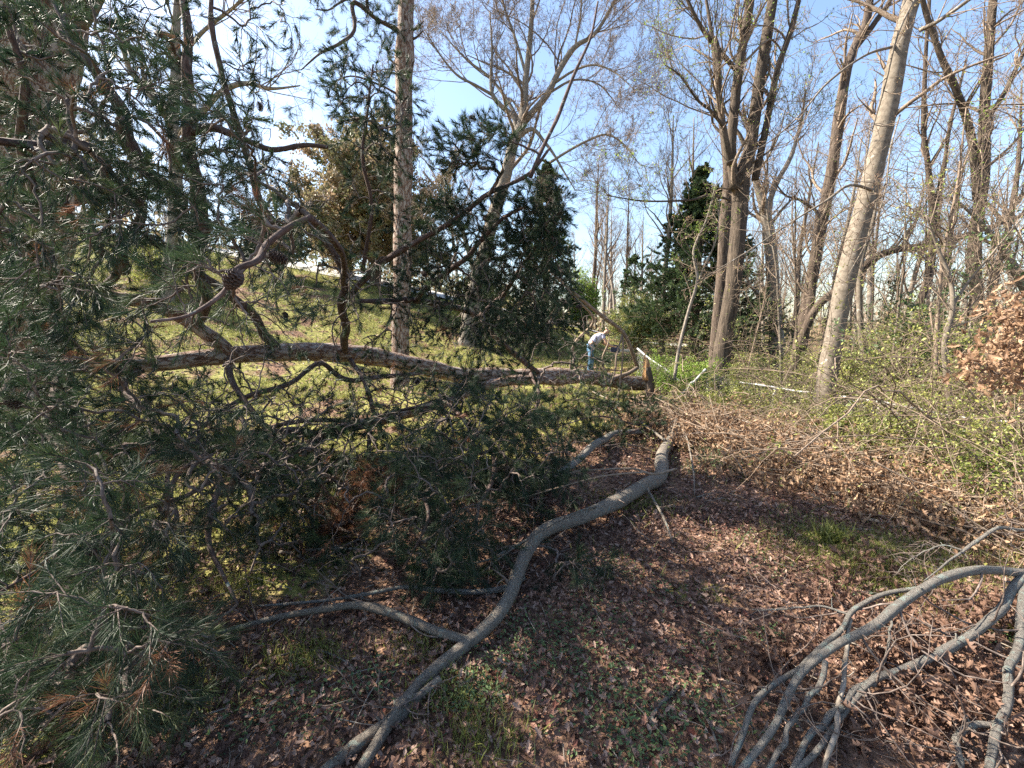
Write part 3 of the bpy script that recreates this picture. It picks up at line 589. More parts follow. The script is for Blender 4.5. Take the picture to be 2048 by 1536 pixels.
bare('crooked_sapling', 'crooked pale sapling bending among the green shrubs at the right end of the rail', 'sapling',
     [([(1935, 960, 4.9), (1915, 880, 4.9), (1900, 800, 4.9), (1890, 720, 4.9), (1893, 670, 4.9), (1905, 620, 4.9), (1900, 560, 4.95), (1875, 500, 5), (1850, 430, 5)], [.035, .033, .032, .03, .028, .025, .02, .014, .008]),
      ([(1900, 620, 4.9), (1940, 560, 4.9), (1990, 500, 4.8), (2040, 440, 4.7)], [.015, .012, .01, .006])],
     [M_SMOOTH, M_TAN], lv=((9, .35), (5, .45), (4, .5)), tfrom=.45, reach=(.4, 1.2), rmin=.0025, first='stem')
bare('bent_sapling', 'thin pale snapped sapling standing left of the furrowed multi-stemmed tree', 'sapling',
     [([(1342, 790, 8.6), (1358, 700, 8.6), (1378, 620, 8.6), (1394, 560, 8.5), (1386, 500, 8.6), (1412, 440, 8.6), (1432, 370, 8.7)], [.034, .032, .03, .028, .02, .014, .008]),
      ([(1388, 585, 8.6), (1410, 530, 8.5), (1432, 480, 8.4), (1440, 400, 8.4)], [.02, .016, .012, .006])],
     [M_PALE, M_TAN], lv=((10, .35), (5, .45), (4, .5)), tfrom=.3, reach=(.4, 1.3), buds=900, bud_mat=M_LTGREEN, bud_size=.03, first='stem')
bare('curved_sapling', 'smooth thin stem curving up just right of the grey leaning trunk', 'sapling',
     [([(1755, 870, 6.8), (1740, 780, 6.9), (1722, 680, 7), (1718, 600, 7), (1722, 520, 7), (1745, 440, 7), (1760, 350, 7), (1790, 250, 7)], [.05, .045, .043, .04, .038, .03, .02, .01])],
     [M_SMOOTH, M_TAN], lv=((10, .35), (5, .45), (4, .5)), tfrom=.4, reach=(.4, 1.3), first='stem')
bare('white_sapling', 'pale grey sapling leaning left at the right picture edge, above the brown leaf cluster', 'sapling',
     [([(2110, 800, 6), (2075, 640, 6), (2040, 560, 6), (2010, 500, 6), (1975, 455, 6), (1940, 420, 6), (1900, 390, 6)], [.07, .065, .06, .05, .035, .02, .01])],
     [M_PALE, M_TAN], lv=((9, .35), (5, .45), (4, .5)), tfrom=.3, reach=(.5, 1.5), first='stem')
# big spreading tree in the middle
def big(n): return n
bare('spreading_tree', 'large bare tree with wide forking limbs and fine twigs, right of the standing pine', 'tree',
     [([(935, 700, 16), (955, 580, 16), (975, 470, 16), (1000, 390, 16), (1018, 330, 16), (1030, 285, 16), (1045, 245, 16), (1050, 160, 16), (1062, 60, 16), (1066, -60, 16)], [.40, .36, .32, .28, .25, .23, .19, .13, .11, .08]),
      ([(1040, 255, 16), (1065, 225, 15.9), (1095, 190, 15.8), (1120, 140, 15.7), (1150, 95, 15.6), (1190, 68, 15.5), (1230, 0, 15.4), (1250, -60, 15.3)], [.15, .145, .135, .12, .10, .08, .06, .04]),
      ([(1034, 270, 16), (1028, 235, 16.1), (1005, 215, 16.2), (985, 190, 16.3), (982, 150, 16.4), (984, 100, 16.4), (980, 20, 16.5)], [.12, .11, .10, .09, .07, .05, .03]),
      ([(1042, 255, 16), (1020, 210, 16.3), (980, 155, 16.7), (940, 125, 17), (905, 90, 17.2), (880, 60, 17.4)], [.08, .075, .06, .05, .035, .02]),
      ([(985, 190, 16.3), (950, 170, 16), (915, 150, 15.8), (880, 110, 15.5), (850, 60, 15.2)], [.07, .06, .05, .035, .02]),
      ([(1036, 275, 16), (1065, 258, 15.8), (1090, 285, 15.5), (1115, 320, 15.2), (1150, 380, 15)], [.11, .09, .07, .05, .02]),
      ([(1100, 325, 15.3), (1140, 300, 15), (1180, 280, 14.7), (1215, 270, 14.5), (1250, 290, 14.3), (1280, 330, 14)], [.06, .055, .05, .04, .03, .015]),
      ([(1110, 165, 15.7), (1150, 140, 15.2), (1190, 130, 14.8), (1230, 145, 14.4), (1270, 180, 14)], [.06, .05, .04, .03, .015]),
      ([(1100, 185, 15.8), (1150, 160, 16.2), (1200, 170, 16.6), (1240, 220, 17)], [.06, .045, .03, .015]),
      ([(1150, 95, 15.6), (1160, 40, 15.5), (1165, -30, 15.4)], [.05, .04, .03]),
      ([(1052, 150, 16), (1030, 80, 16.3), (1010, 20, 16.5), (990, -50, 16.8)], [.07, .06, .05, .03]),
      ([(960, 590, 16), (930, 480, 15.5), (900, 400, 15.2), (870, 370, 15), (845, 340, 14.8)], [.12, .10, .08, .05, .03])],
     [M_PALE, M_TAN], lv=((15, .35), (8, .5), (7, .5), (5, .5)), tfrom=.3, reach=(1.6, 4.2), buds=9000, bud_size=.032, S=(9, 6, 4, 3), Ks=(4, 3, 3, 3), up=(.12, .12, .1, .08), curl=(.25, .3, .35, .35), rmin=.0038)

# standing pine in the middle, with a needled bough to its left
sp = thing('standing_pine', 'tall standing pine with scaly reddish grey trunk in the middle of the picture', 'pine tree', P(800, 775, 10) * [1, 1, 0] + [0, 0, float(H(P(800, 775, 10)[0], 10))])
q, r = spline([P(798, 780, 10) - [0, 0, .1], P(800, 700, 10), P(803, 560, 10), P(806, 400, 10), P(808, 250, 10), P(810, 120, 10), P(812, 0, 10), P(815, -200, 10), P(820, -500, 10)], [.24, .21, .20, .19, .18, .175, .165, .15, .12], 80, .15)
b = Buf(); tubes(b, q, r, 18, tint=.5, rough=.04); part('trunk', b, M_PINE, sp)
def pine_bough(root, paths, n_att, spread, per_att, nn=34, nl=(.08, .13), mat=M_PINELIMB):
    SKs = []; SR = []
    for pts, rr in paths:
        q, r = spline([P(*p) for p in pts], rr, 22, .8); bf = Buf(); tubes(bf, q, r, 7, tint=.5, rough=.05); part('limb', bf, mat, root); SKs.append(q); SR.append(r)
    s = np.concatenate(SKs); sr = np.concatenate(SR)
    i = R_.integers(0, len(s), n_att); a = s[i] + R_.normal(0, spread, (n_att, 3)) * [1, 1, .75]
    E, Er, ed, Ea_ = colonize(s, sr, a); bf = Buf(); tubes(bf, E, Er * 1.6, 4, cap=False)
    m = np.repeat(np.arange(n_att), per_att); nb_ = Buf()
    d = nrm(ed[m] + R_.normal(0, .45, (len(m), 3)) + [0, 0, .15])
    shoots(nb_, bf, a[m] - d * .05, d, R_.uniform(.1, .22, len(m)), nn, R_.uniform(0, .8, len(m)), nl)
    part('twig_tangle', bf, mat, root, stuff=True); part('needle_foliage', nb_, M_NEEDLE, root, smooth=False, stuff=True)
pine_bough(sp, [([(795, 60, 10), (760, 45, 9.6), (735, 20, 9.4), (738, -30, 9.2)], [.05, .04, .035, .03]),
                ([(745, 30, 9.4), (705, 5, 9.2), (708, 60, 9.0), (680, 85, 8.8), (640, 105, 8.6), (600, 140, 8.4)], [.045, .04, .035, .03, .02, .01]),
                ([(730, -20, 9.3), (690, 0, 9), (660, 20, 8.8), (630, 15, 8.6)], [.03, .02, .015, .01]),
                ([(798, 190, 10), (760, 170, 9.6), (700, 150, 9.2), (650, 175, 8.8)], [.03, .02, .015, .01])], 130, .33, 3)
for (u, v, d, L) in [(818, 62, 1, .35), (820, 80, 1, .3), (797, 130, -1, .2), (818, 140, 1, .12)]:
    p = P(u, v, 10); b = Buf(); q, r = spline([p - [d * .1, 0, 0], p + [d * L * .5, -.05, .02], p + [d * L, -.1, .12]], [.03, .022, .01], 8, .5); tubes(b, q, r, 7); part('branch_stub', b, M_DARK, sp)

# two big trunks at the far left
def big_trunk(label, pts, r, mat):
    o = bare('large_pine', label, 'pine tree', [(pts, r)], [mat, M_DARK], lv=((6, .2), (4, .4)), tfrom=.6, reach=(1.2, 3.0))
    return o
t1 = big_trunk('broad scaly trunk at the left, half hidden behind hanging pine needles', [(60, 800, 6.2), (70, 600, 6.2), (80, 420, 6.2), (88, 250, 6.2), (95, 100, 6.2), (100, 0, 6.2), (105, -200, 6.2)], [.40, .36, .345, .335, .33, .32, .3], M_PINE)
t2 = big_trunk('scaly trunk cut by the left edge of the picture', [(-60, 800, 5.6), (-40, 600, 5.6), (-22, 400, 5.6), (-8, 200, 5.6), (4, 0, 5.6), (10, -200, 5.6)], [.27, .25, .24, .235, .23, .21], M_PINE)
# pale hardwood behind the pine crown on the left
bare('pale_tree', 'pale grey hardwood showing between the pine needles at upper left', 'tree',
     [([(330, 640, 13), (345, 480, 13), (352, 330, 13), (345, 200, 13), (350, 60, 13), (360, -60, 13)], [.24, .22, .19, .16, .12, .09]),
      ([(350, 270, 13), (400, 225, 12.8), (440, 185, 12.6), (490, 168, 12.4), (540, 178, 12.2), (600, 170, 12)], [.11, .10, .09, .07, .05, .02]),
      ([(348, 240, 13), (300, 190, 13), (255, 130, 13), (240, 60, 13)], [.11, .10, .08, .05]),
      ([(350, 130, 13), (410, 60, 12.8), (460, 20, 12.6), (520, -30, 12.4)], [.08, .06, .05, .03]),
      ([(352, 330, 13), (430, 300, 12.6), (500, 320, 12.3), (580, 350, 12)], [.06, .05, .03, .015])],
     [M_PALE, M_TAN], lv=((13, .35), (7, .5), (7, .5)), tfrom=.3, reach=(1.2, 3.4), buds=3000, bud_size=.028)

# ------------------------------------------------------------------ evergreens
def conifer(label, u, vbase, Y, height, width, n=230, seed=1, dead=.0, dens=75):
    p = P(u, vbase, Y); p[2] = H(p[0], p[1])
    o = thing('conical_evergreen', label, 'evergreen tree', p)
    b = Buf(); q, r = spline([p, p + [0, 0, height * .5], p + [0.05, 0, height]], [height * .028, height * .016, .015], 20); tubes(b, q, r, 9); part('trunk', b, M_DARK, o)
    t = R_.uniform(.02, 1, n) ** .85; t = np.sort(t); az = R_.uniform(0, 6.283, n)
    prof = (1 - t) ** .95 * np.minimum(1, .8 + 2.2 * t); L = width * .5 * prof * R_.uniform(.75, 1.15, n) + .12
    S = 7; s = np.linspace(0, 1, S)
    dirh = np.stack([np.cos(az), np.sin(az), 0 * az], 1)
    Q = p + np.array([0, 0, 1.]) * (t * height)[:, None, None] + dirh[:, None, :] * (L[:, None] * s)[..., None] + np.array([0, 0, 1.]) * ((.16 * s - .42 * s ** 2 + .30 * s ** 3)[None] * L[:, None] * R_.uniform(.2, 1.5, (n, 1)))[..., None] + np.cumsum(R_.normal(0, .035, (n, S, 3)), 1) * (s > 0)[None, :, None]
    lb = Buf(); tubes(lb, Q, np.linspace(.018, .004, S)[None] * (L / L.max() + .3)[:, None], 4, cap=False)
    Q2, R2 = grow(Q, np.full(Q.shape[:2], .007), 9, (.25, .5), (30, 55), (.15, 1), 4, .12, .02, .6, .5, .003, .6)
    tubes(lb, Q2, R2, 3, cap=False); part('branchwork', lb, M_TAN, o, stuff=True)
    fb = Buf(); N = len(Q2) * dens; i = R_.integers(0, len(Q2), N); x = R_.uniform(0, 2.99, N); j = x.astype(int); f = (x - j)[:, None]
    base = Q2[i, j] * (1 - f) + Q2[i, j + 1] * f; td = nrm(Q2[i, j + 1] - Q2[i, j])
    rad_h = np.hypot(base[:, 0] - p[0], base[:, 1] - p[1]); tt = (base[:, 2] - p[2]) / height
    keep = (rad_h > .42 * width * .5 * np.clip(1 - tt, .05, 1)) | (R_.uniform(0, 1, N) < .12 + (tt > .5) * .5)
    keep &= ~((tt < dead) & (R_.uniform(0, 1, N) < .75))
    base = base[keep]; td = td[keep]; N = len(base)
    d = nrm(td + perp_rand(td) * .7 + [0, 0, .25])
    z = nrm(np.cross(d, R_.normal(0, 1, (N, 3)))); yv = np.cross(z, d); Mx = np.stack([d, yv, z], -1)
    scatter(fb, *NEEDLET, base, Mx, R_.uniform(.05, .11, N) * (height / 6) ** .5, tint=R_.beta(2, 2.5, N))
    part('foliage', fb, M_DKGREEN, o, smooth=False, stuff=True); return o
conifer('dark conical evergreen to the right of the far slender trees, brown and bare low inside', 1385, 735, 14, 6.3, 6.0, 380, dead=.2)
conifer('tall dark evergreen just right of the spreading tree, partly behind fallen pine boughs', 1090, 720, 19, 7.4, 4.0, 250)
conifer('small dark evergreen between the far slender trees and the larger conical evergreen', 1262, 700, 24, 4.6, 3.4, 90)
# round brown-green crown behind the standing pine
def roundtree(name, label, u, vb, Y, zc, rx, rz, mat, n=42000, size=(.07, .16), cat='tree', seedk=26, bare_t=.0, trunk=True):
    p = P(u, vb, Y); p[2] = H(p[0], p[1]); o = thing(name, label, cat, p)
    c = p + [0, 0, zc]
    b = Buf(); m = 60; a = R_.uniform(0, 6.283, m); ph = np.arccos(R_.uniform(-.6, 1, m))
    tips = c + np.stack([np.cos(a) * np.sin(ph) * rx, np.sin(a) * np.sin(ph) * rx, np.cos(ph) * rz], 1) * R_.uniform(.55, .95, (m, 1))
    s = np.linspace(0, 1, 8)[None, :, None]; st = p + [0, 0, zc * .35] + R_.normal(0, .05, (m, 3))
    Q = st[:, None] * (1 - s) + tips[:, None] * s + np.array([0, 0, 1.]) * np.sin(s * 3.14) * .1 * rz + R_.normal(0, .03 * rx, (m, 8, 3)) * s
    tubes(b, Q, np.linspace(.05, .012, 8)[None].repeat(m, 0) * rx / 3, 5, cap=False)
    Q2, R2 = grow(Q, np.full(Q.shape[:2], .02 * rx / 3), 8, (.25, .5), (25, 60), (.35, 1), 5, .3, .05, .6, .3, .006, .4)
    Q3, R3 = grow(Q2, R2, 4, (.4, .7), (25, 60), (.2, 1), 4, .3, .05, .6, .3, .004, .4)
    tubes(b, Q2, R2, 3, cap=False); tubes(b, Q3, R3, 3, cap=False)
    part('branchwork', b, M_TAN, o, stuff=True)
    if trunk:
        b = Buf(); q, r = spline([p - [0, 0, .1], p + [.05, 0, zc * .5], c], [.07 * rx, .055 * rx, .02 * rx], 16, .3); tubes(b, q, r, 9); part('trunk', b, M_DARK, o)
    i = R_.integers(0, len(Q3), n); j = R_.integers(0, 4, n)
    fb = Buf(); cl_t = R_.beta(2, 2, len(Q3)); scatter(fb, *TINY, Q3[i, j] + R_.normal(0, .045 * rx / 2, (n, 3)), rotmats(n, .5, 1), R_.uniform(*size, n), tint=np.clip(cl_t[i] + R_.normal(0, .15, n), 0, 1))
    part('foliage', fb, mat, o, smooth=False, stuff=True); return o
roundtree('round_crowned_tree', 'round crowned tree turning brown over green, behind the standing pine trunk', 755, 690, 22, 3.3, 4.0, 3.9, M_BROWNCROWN, 110000, (.09, .2))
roundtree('roadside_tree', 'grey green bushy tree at far left beside the pale road', 130, 470, 24, 3.2, 4.2, 3.0, M_BROWNCROWN, 26000, (.08, .2))
roundtree('light_green_bush', 'fresh light green bush behind the person, under the far slender trees', 1165, 700, 20, 1.9, .75, 1.6, M_LTGREEN, 9000, (.05, .1), 'bush')
roundtree('yellow_green_bush', 'yellow green twiggy bush left of the dark conical evergreen', 1275, 720, 15.5, 1.5, 1.25, 1.35, M_GREEN, 15000, (.03, .07), 'bush')
roundtree('low_green_bush', 'low green bush beyond the fallen trunk, left of the tall dark evergreen', 960, 690, 18, 1.4, 1.5, 1.4, M_GREEN, 12000, (.05, .09), 'bush')
roundtree('hillside_bush', 'dull green bush on the grassy bank left of the standing pine', 560, 560, 19, 1.5, 1.7, 1.4, M_BROWNCROWN, 14000, (.05, .1), 'bush')
roundtree('hillside_shrub', 'olive shrub on the grassy bank below the road', 330, 560, 14, .7, 1.3, .8, M_GREEN, 9000, (.03, .07), 'bush')

# ------------------------------------------------------------------ background bare trees: a few kinds, copied
def treekind(h, k):
    root = thing('bare_tree', 'x', 'tree', (0, 0, 0), 'bare trees of the far wood')
    lean = R_.normal(0, .05, 2)
    q, r = spline([[0, 0, -.2], [lean[0] * h * .3 + .1, lean[1] * h * .3, h * .35], [lean[0] * h * .7 - .1, lean[1] * h * .7, h * .7], [lean[0] * h, lean[1] * h, h]], [h * .013, h * .011, h * .007, h * .002], 26, 1.2)
    b = Buf(); tubes(b, q, r, 7, rough=.04); part('trunk', b, [M_PALE, M_DARK, M_FURROW, M_SMOOTH][k % 4], root)
    b = Buf(); A, AR = grow(q[None], r[None], 16, (.16, .34), (25, 55), (.3, .95), 8, .22, .22, .55, .25, .01, .35)
    A2, AR2 = grow(A, AR, 6, (.35, .6), (25, 55), (.2, 1), 6, .3, .18, .5, .3, .006, .3)
    A3, AR3 = grow(A2, AR2, 6, (.4, .7), (25, 55), (.2, 1), 4, .3, .12, .5, .4, .005, .3)
    A4, AR4 = grow(A3, AR3, 2, (.4, .7), (25, 55), (.3, 1), 3, .3, .12, .5, .4, .004, .3)
    for a, c, kk in ((A, AR, 5), (A2, AR2, 3), (A3, AR3, 3), (A4, AR4, 3)): tubes(b, a, c, kk, cap=False)
    part('crown', b, M_TAN, root, stuff=True); return root
kinds = [treekind(h, k) for k, h in enumerate([11, 13, 9, 12, 10])]
first = [True] * len(kinds)
def put(kind, x, y, s, rz, label, group):
    r = kinds[kind]
    if first[kind]: first[kind] = False; o = r
    else:
        o = r.copy(); COL.objects.link(o)
        for ch in [c for c in r.children]:
            c = ch.copy(); COL.objects.link(c); c.parent = o
    o.location = (x, y, float(H(x, y))); o.scale = (s, s, s); o.rotation_euler = (0, 0, rz)
    o['label'] = label; o['group'] = group; o['category'] = 'tree'
# the slender group beyond the lawn in the middle
ORD = ['first', 'second', 'third', 'fourth', 'fifth', 'sixth', 'seventh', 'eighth', 'ninth', 'tenth', 'eleventh', 'twelfth', 'thirteenth', 'fourteenth', 'fifteenth']
for i, (u, Y, s) in enumerate(sorted([(1180, 42, 1.2), (1192, 45, 1.15), (1206, 40, 1.1), (1216, 47, 1.3), (1228, 43, 1.05), (1244, 41, 1.0), (1262, 46, 1.1), (1282, 44, 1.0), (1160, 48, .9), (1300, 50, 1.0)])):
    p = P(u, 650, Y); put(i % 5, p[0], Y, s * 1.05, i * 1.3, '%s slender tree from the left in the far clump between the two dark evergreens' % ORD[i], 'slender far trees between the evergreens')
LM = [(1330, 'dark conical evergreen'), (1455, 'furrowed multi-stemmed tree'), (1545, 'forked tree'), (1612, 'knotty tree'), (1680, 'smooth leaning tree'), (1830, 'slim dark tree'), (1960, 'twin-stemmed tree'), (2400, '')]
LS = []
for i in range(34):
    u = 1330 + (i * 137.5) % 900; LS.append((u, 15 + (i * 7.3) % 22, .72 + (i * .37) % .4))
LS.sort()
for k in range(len(LM) - 1):
    g_ = [q for q in LS if LM[k][0] <= q[0] < LM[k + 1][0]]
    for i, (u, Y, s) in enumerate(g_):
        p = P(u, 650, Y); where = ('between the %s and the %s' % (LM[k][1], LM[k + 1][1])) if LM[k + 1][1] else 'right of the %s' % LM[k][1]
        put((i + k) % 5, p[0], Y, s, u * .37, '%s far bare tree %s' % (ORD[i], where), 'bare trees beyond the fence')
LS = sorted([(-120 + (i * 173.0) % 1250, 27 + (i * 5.7) % 16, .6 + (i * .29) % .3) for i in range(14)])
for i, (u, Y, s) in enumerate(LS):
    p = P(u, 600, Y); put((i + 2) % 5, p[0], Y, s, i * 1.7, '%s distant bare tree from the left on the rise beyond the lawn' % ORD[i], 'bare trees on the rise')
# far wood, one mass
b = Buf(); n = 300
az = R_.uniform(rad(-62), rad(62), n); dd = R_.uniform(48, 110, n); xs = np.sin(az) * dd; ys = np.cos(az) * dd
keep = ~((az > rad(3)) & (az < rad(12)) & (R_.uniform(0, 1, n) < .6)); xs, ys = xs[keep], ys[keep]; n = len(xs)
hh = R_.uniform(6, 12, n) * np.where(xs > 8, 1, .8); base = np.stack([xs, ys, H(xs, ys) - .3], 1)
S = 8; s = np.linspace(0, 1, S); Q = base[:, None] + np.array([0, 0, 1.]) * (hh[:, None] * s)[..., None] + R_.normal(0, .15, (n, S, 3)) * s[None, :, None]
Rr = .12 * (1.1 - s)[None].repeat(n, 0); tubes(b, Q, Rr, 4, cap=False)
A, AR = grow(Q, Rr, 14, (.2, .42), (25, 55), (.15, .95), 6, .2, .2, .5, .3, .02, .35); tubes(b, A, AR, 3, cap=False)
A2, AR2 = grow(A, AR, 7, (.35, .7), (25, 60), (.2, 1), 4, .3, .15, .5, .4, .012, .3); tubes(b, A2, AR2, 3, cap=False)
tag(part('far_wood', b, M_TAN), 'hazy brown mass of distant bare woodland along the horizon', 'woodland', kind='stuff')
b = Buf(); n = 26000; az = R_.uniform(rad(-62), rad(62), n); dd = R_.uniform(38, 90, n); xs = np.sin(az) * dd; ys = np.cos(az) * dd
hgt = R_.uniform(0, 1, n) ** 1.6 * 2.6
scatter(b, *TINY, np.stack([xs, ys, H(xs, ys) + hgt], 1), rotmats(n, .3, 1), R_.uniform(.25, .6, n))
tag(part('understorey', b, M_BROWNCROWN, smooth=False), 'low brown and green understorey below the distant woodland', 'undergrowth', kind='stuff')

# ------------------------------------------------------------------ long limb lying on the ground in front
def gp(u, v, h=0.0):
    p = Gnd(u, v); p[2] += h; return p
def stubs(buf, q, r, n=7):
    """short broken twig stubs and knots along a limb"""
    Q, Rq = grow(q[None], r[None], n, (.012, .06), (45, 80), (.05, .95), 4, .3, .1, .42, .55, .002, .2, labs=True); Rq[:, 0] *= 1.7; tubes(buf, Q, Rq, 6)
def ground_limb(name, label, cat, main, rs, sides=(), mat=M_LOG, twigs=0, S=60, K=14, h=None, grp=None):
    """main: (u, v, height above ground) points"""
    w3 = [gp(u, v, z) if Y is None else P(u, v, Y) for u, v, z, Y in [(m + (None,))[:4] for m in main]]
    o = thing(name, label, cat, w3[0] * [1, 1, 0] + [0, 0, float(H(w3[0][0], w3[0][1]))], grp)
    q, r = spline(w3, rs, S, .9); b = Buf(); tubes(b, q, r, K, tint=.5, rough=.045); stubs(b, q, r); part('stem', b, mat, o)
    AA = [spline(w3, rs, 14)]
    for pts, r_ in sides:
        ws = [gp(u, v, z) if Y is None else P(u, v, Y) for u, v, z, Y in [(m + (None,))[:4] for m in pts]]
        q, r = spline(ws, r_, 28, .7); b = Buf(); tubes(b, q, r, 8, rough=.06); part('side_branch', b, mat, o); AA.append(spline(ws, r_, 14))
    if twigs:
        A = np.stack([a[0] for a in AA]); AR = np.stack([a[1] for a in AA])
        Q, Rq = grow(A, AR, twigs, (.15, .6), (30, 70), (.1, 1), 7, .35, .05, .3, .3, .0025, .3, labs=True); Rq = np.minimum(Rq, .007)
        Q[..., 2] = np.maximum(Q[..., 2], H(Q[..., 0], Q[..., 1]) + .01)
        Q2, R2 = grow(Q, Rq, 3, (.3, .6), (30, 60), (.3, 1), 5, .35, .03, .6, .4, .0018, .3)
        b = Buf(); tubes(b, Q, Rq, 5, cap=False); tubes(b, Q2, R2, 4, cap=False); part('twig_spray', b, M_TWIG, o, stuff=True)
    return o
ground_limb('fallen_limb', 'long lichened limb snaking over the leaf litter from the bottom edge to the brush pile', 'fallen limb',
    [(1350, 858, .16), (1340, 900, .10), (1318, 950, .10), (1303, 990, .12), (1245, 1032, .16), (1165, 1074, .18), (1095, 1102, .14), (1050, 1160, .08), (1000, 1252, .05), (942, 1322, .06), (862, 1404, .08), (807, 1472, .08), (750, 1555, .08), (680, 1660, .08)],
    [.070, .070, .066, .062, .058, .052, .049, .042, .035, .031, .026, .023, .021, .02],
    sides=[([(948, 1315, .06), (880, 1290, .07), (800, 1258, .08), (720, 1240, .08), (640, 1243, .06), (560, 1258, .05), (480, 1275, .04), (395, 1295, .03)], [.024, .022, .021, .02, .018, .015, .012, .007]),
           ([(880, 1395, .07), (840, 1405, .05), (790, 1424, .03)], [.017, .015, .013]),
           ([(1105, 1100, .14), (1040, 1120, .12), (980, 1148, .10), (920, 1160, .08)], [.012, .01, .008, .005]),
           ([(1290, 1000, .14), (1310, 1030, .1), (1330, 1060, .06), (1345, 1095, .03)], [.011, .01, .008, .005]),
           ([(1190, 1065, .2), (1150, 1090, .25), (1040, 1145, .2), (960, 1180, .1)], [.008, .007, .005, .003]),
           ([(1330, 905, .15), (1290, 880, .2), (1240, 850, .3), (1185, 820, .35)], [.02, .018, .015, .008]),
           ([(1345, 865, .18), (1370, 900, .2), (1385, 960, .1), (1390, 1000, .05)], [.012, .01, .008, .004])], twigs=6)
ground_limb('fallen_log', 'second mossy log, half covered, just left of the long lichened limb at the bottom edge', 'log',
    [(842, 1408, .02), (800, 1446, .02), (747, 1486, .02), (690, 1530, .02), (600, 1600, .02)], [.014, .020, .023, .025, .026], S=30)
ground_limb('grey_limb', 'grey branch on the dark litter, running left from the long lichened limb', 'fallen branch',
    [(1046, 1172, .05), (1010, 1192, .05), (960, 1198, .04), (880, 1196, .04), (812, 1188, .04), (740, 1200, .03), (620, 1222, .03), (520, 1222, .03)], [.02, .018, .016, .015, .013, .011, .008, .005], S=36, mat=M_GREY, twigs=3)
ground_limb('forked_branch', 'thin two-pronged bare branch lying over the long lichened limb at its bend', 'fallen branch',
    [(1350, 1000, .3), (1300, 1012, .3), (1262, 1002, .3), (1180, 998, .28), (1100, 1000, .22), (1050, 1005, .2)], [.011, .010, .009, .007, .004], sides=[([(1290, 1008, .3), (1200, 1015, .28), (1100, 1030, .22), (1000, 1045, .15)], [.008, .007, .005, .003])], S=36, mat=M_TAN, twigs=4)
ground_limb('back_limb', 'grey dead limb lying in shade under the light pine boughs left of the brush pile', 'fallen limb',
    [(1115, 958, .05), (1150, 942, .1), (1190, 912, .15), (1230, 890, .15), (1290, 878, .1)], [.03, .04, .045, .04, .03], S=30, mat=M_GREY, twigs=5)
for (pts, r, lab) in [([(1355, 1385), (1325, 1425), (1298, 1460)], .010, 'short lichened stick alone on the litter at bottom centre'),
                 ([(1400, 1425), (1420, 1470), (1440, 1530)], .005, 'thin pale twig on dark litter near the bottom edge'),
                 ([(915, 1378), (960, 1390), (1008, 1400)], .009, 'mossy stick just right of the lower end of the long limb'),
                 ([(560, 1110), (590, 1112), (620, 1128)], .012, 'short sunlit curved stick in the dark under the pine crown'),
                 ([(605, 1108), (680, 1104), (745, 1108)], .012, 'straight sunlit stick beside the curved one under the pine crown'),
                 ([(480, 1380), (520, 1340), (620, 1310), (700, 1340), (740, 1400)], .006, 'thin arching twig over the leaves at bottom left of centre'),
                 ([(1390, 1000), (1440, 990), (1500, 1005)], .008, 'pale stick on the reddish leaves beside the brush pile'),
                 ([(1730, 1045), (1775, 1058), (1812, 1062)], .014, 'white crooked stick at the foot of the brown leaf bank'),
                 ([(1800, 850), (1700, 880), (1600, 910), (1520, 925)], .016, 'long pale pole leaning on the brush below the fence'),
                 ([(1560, 900), (1480, 870), (1420, 850), (1350, 840)], .012, 'tan stick across the head of the brush pile')]:
    ground_limb('stick', lab, 'stick', [(u, v, .02 + (r > .011) * .18 * (v < 1000)) for u, v in pts], [r, r * .85, r * .6], S=18, K=7, mat=M_LOG if r < .011 else M_PALE)

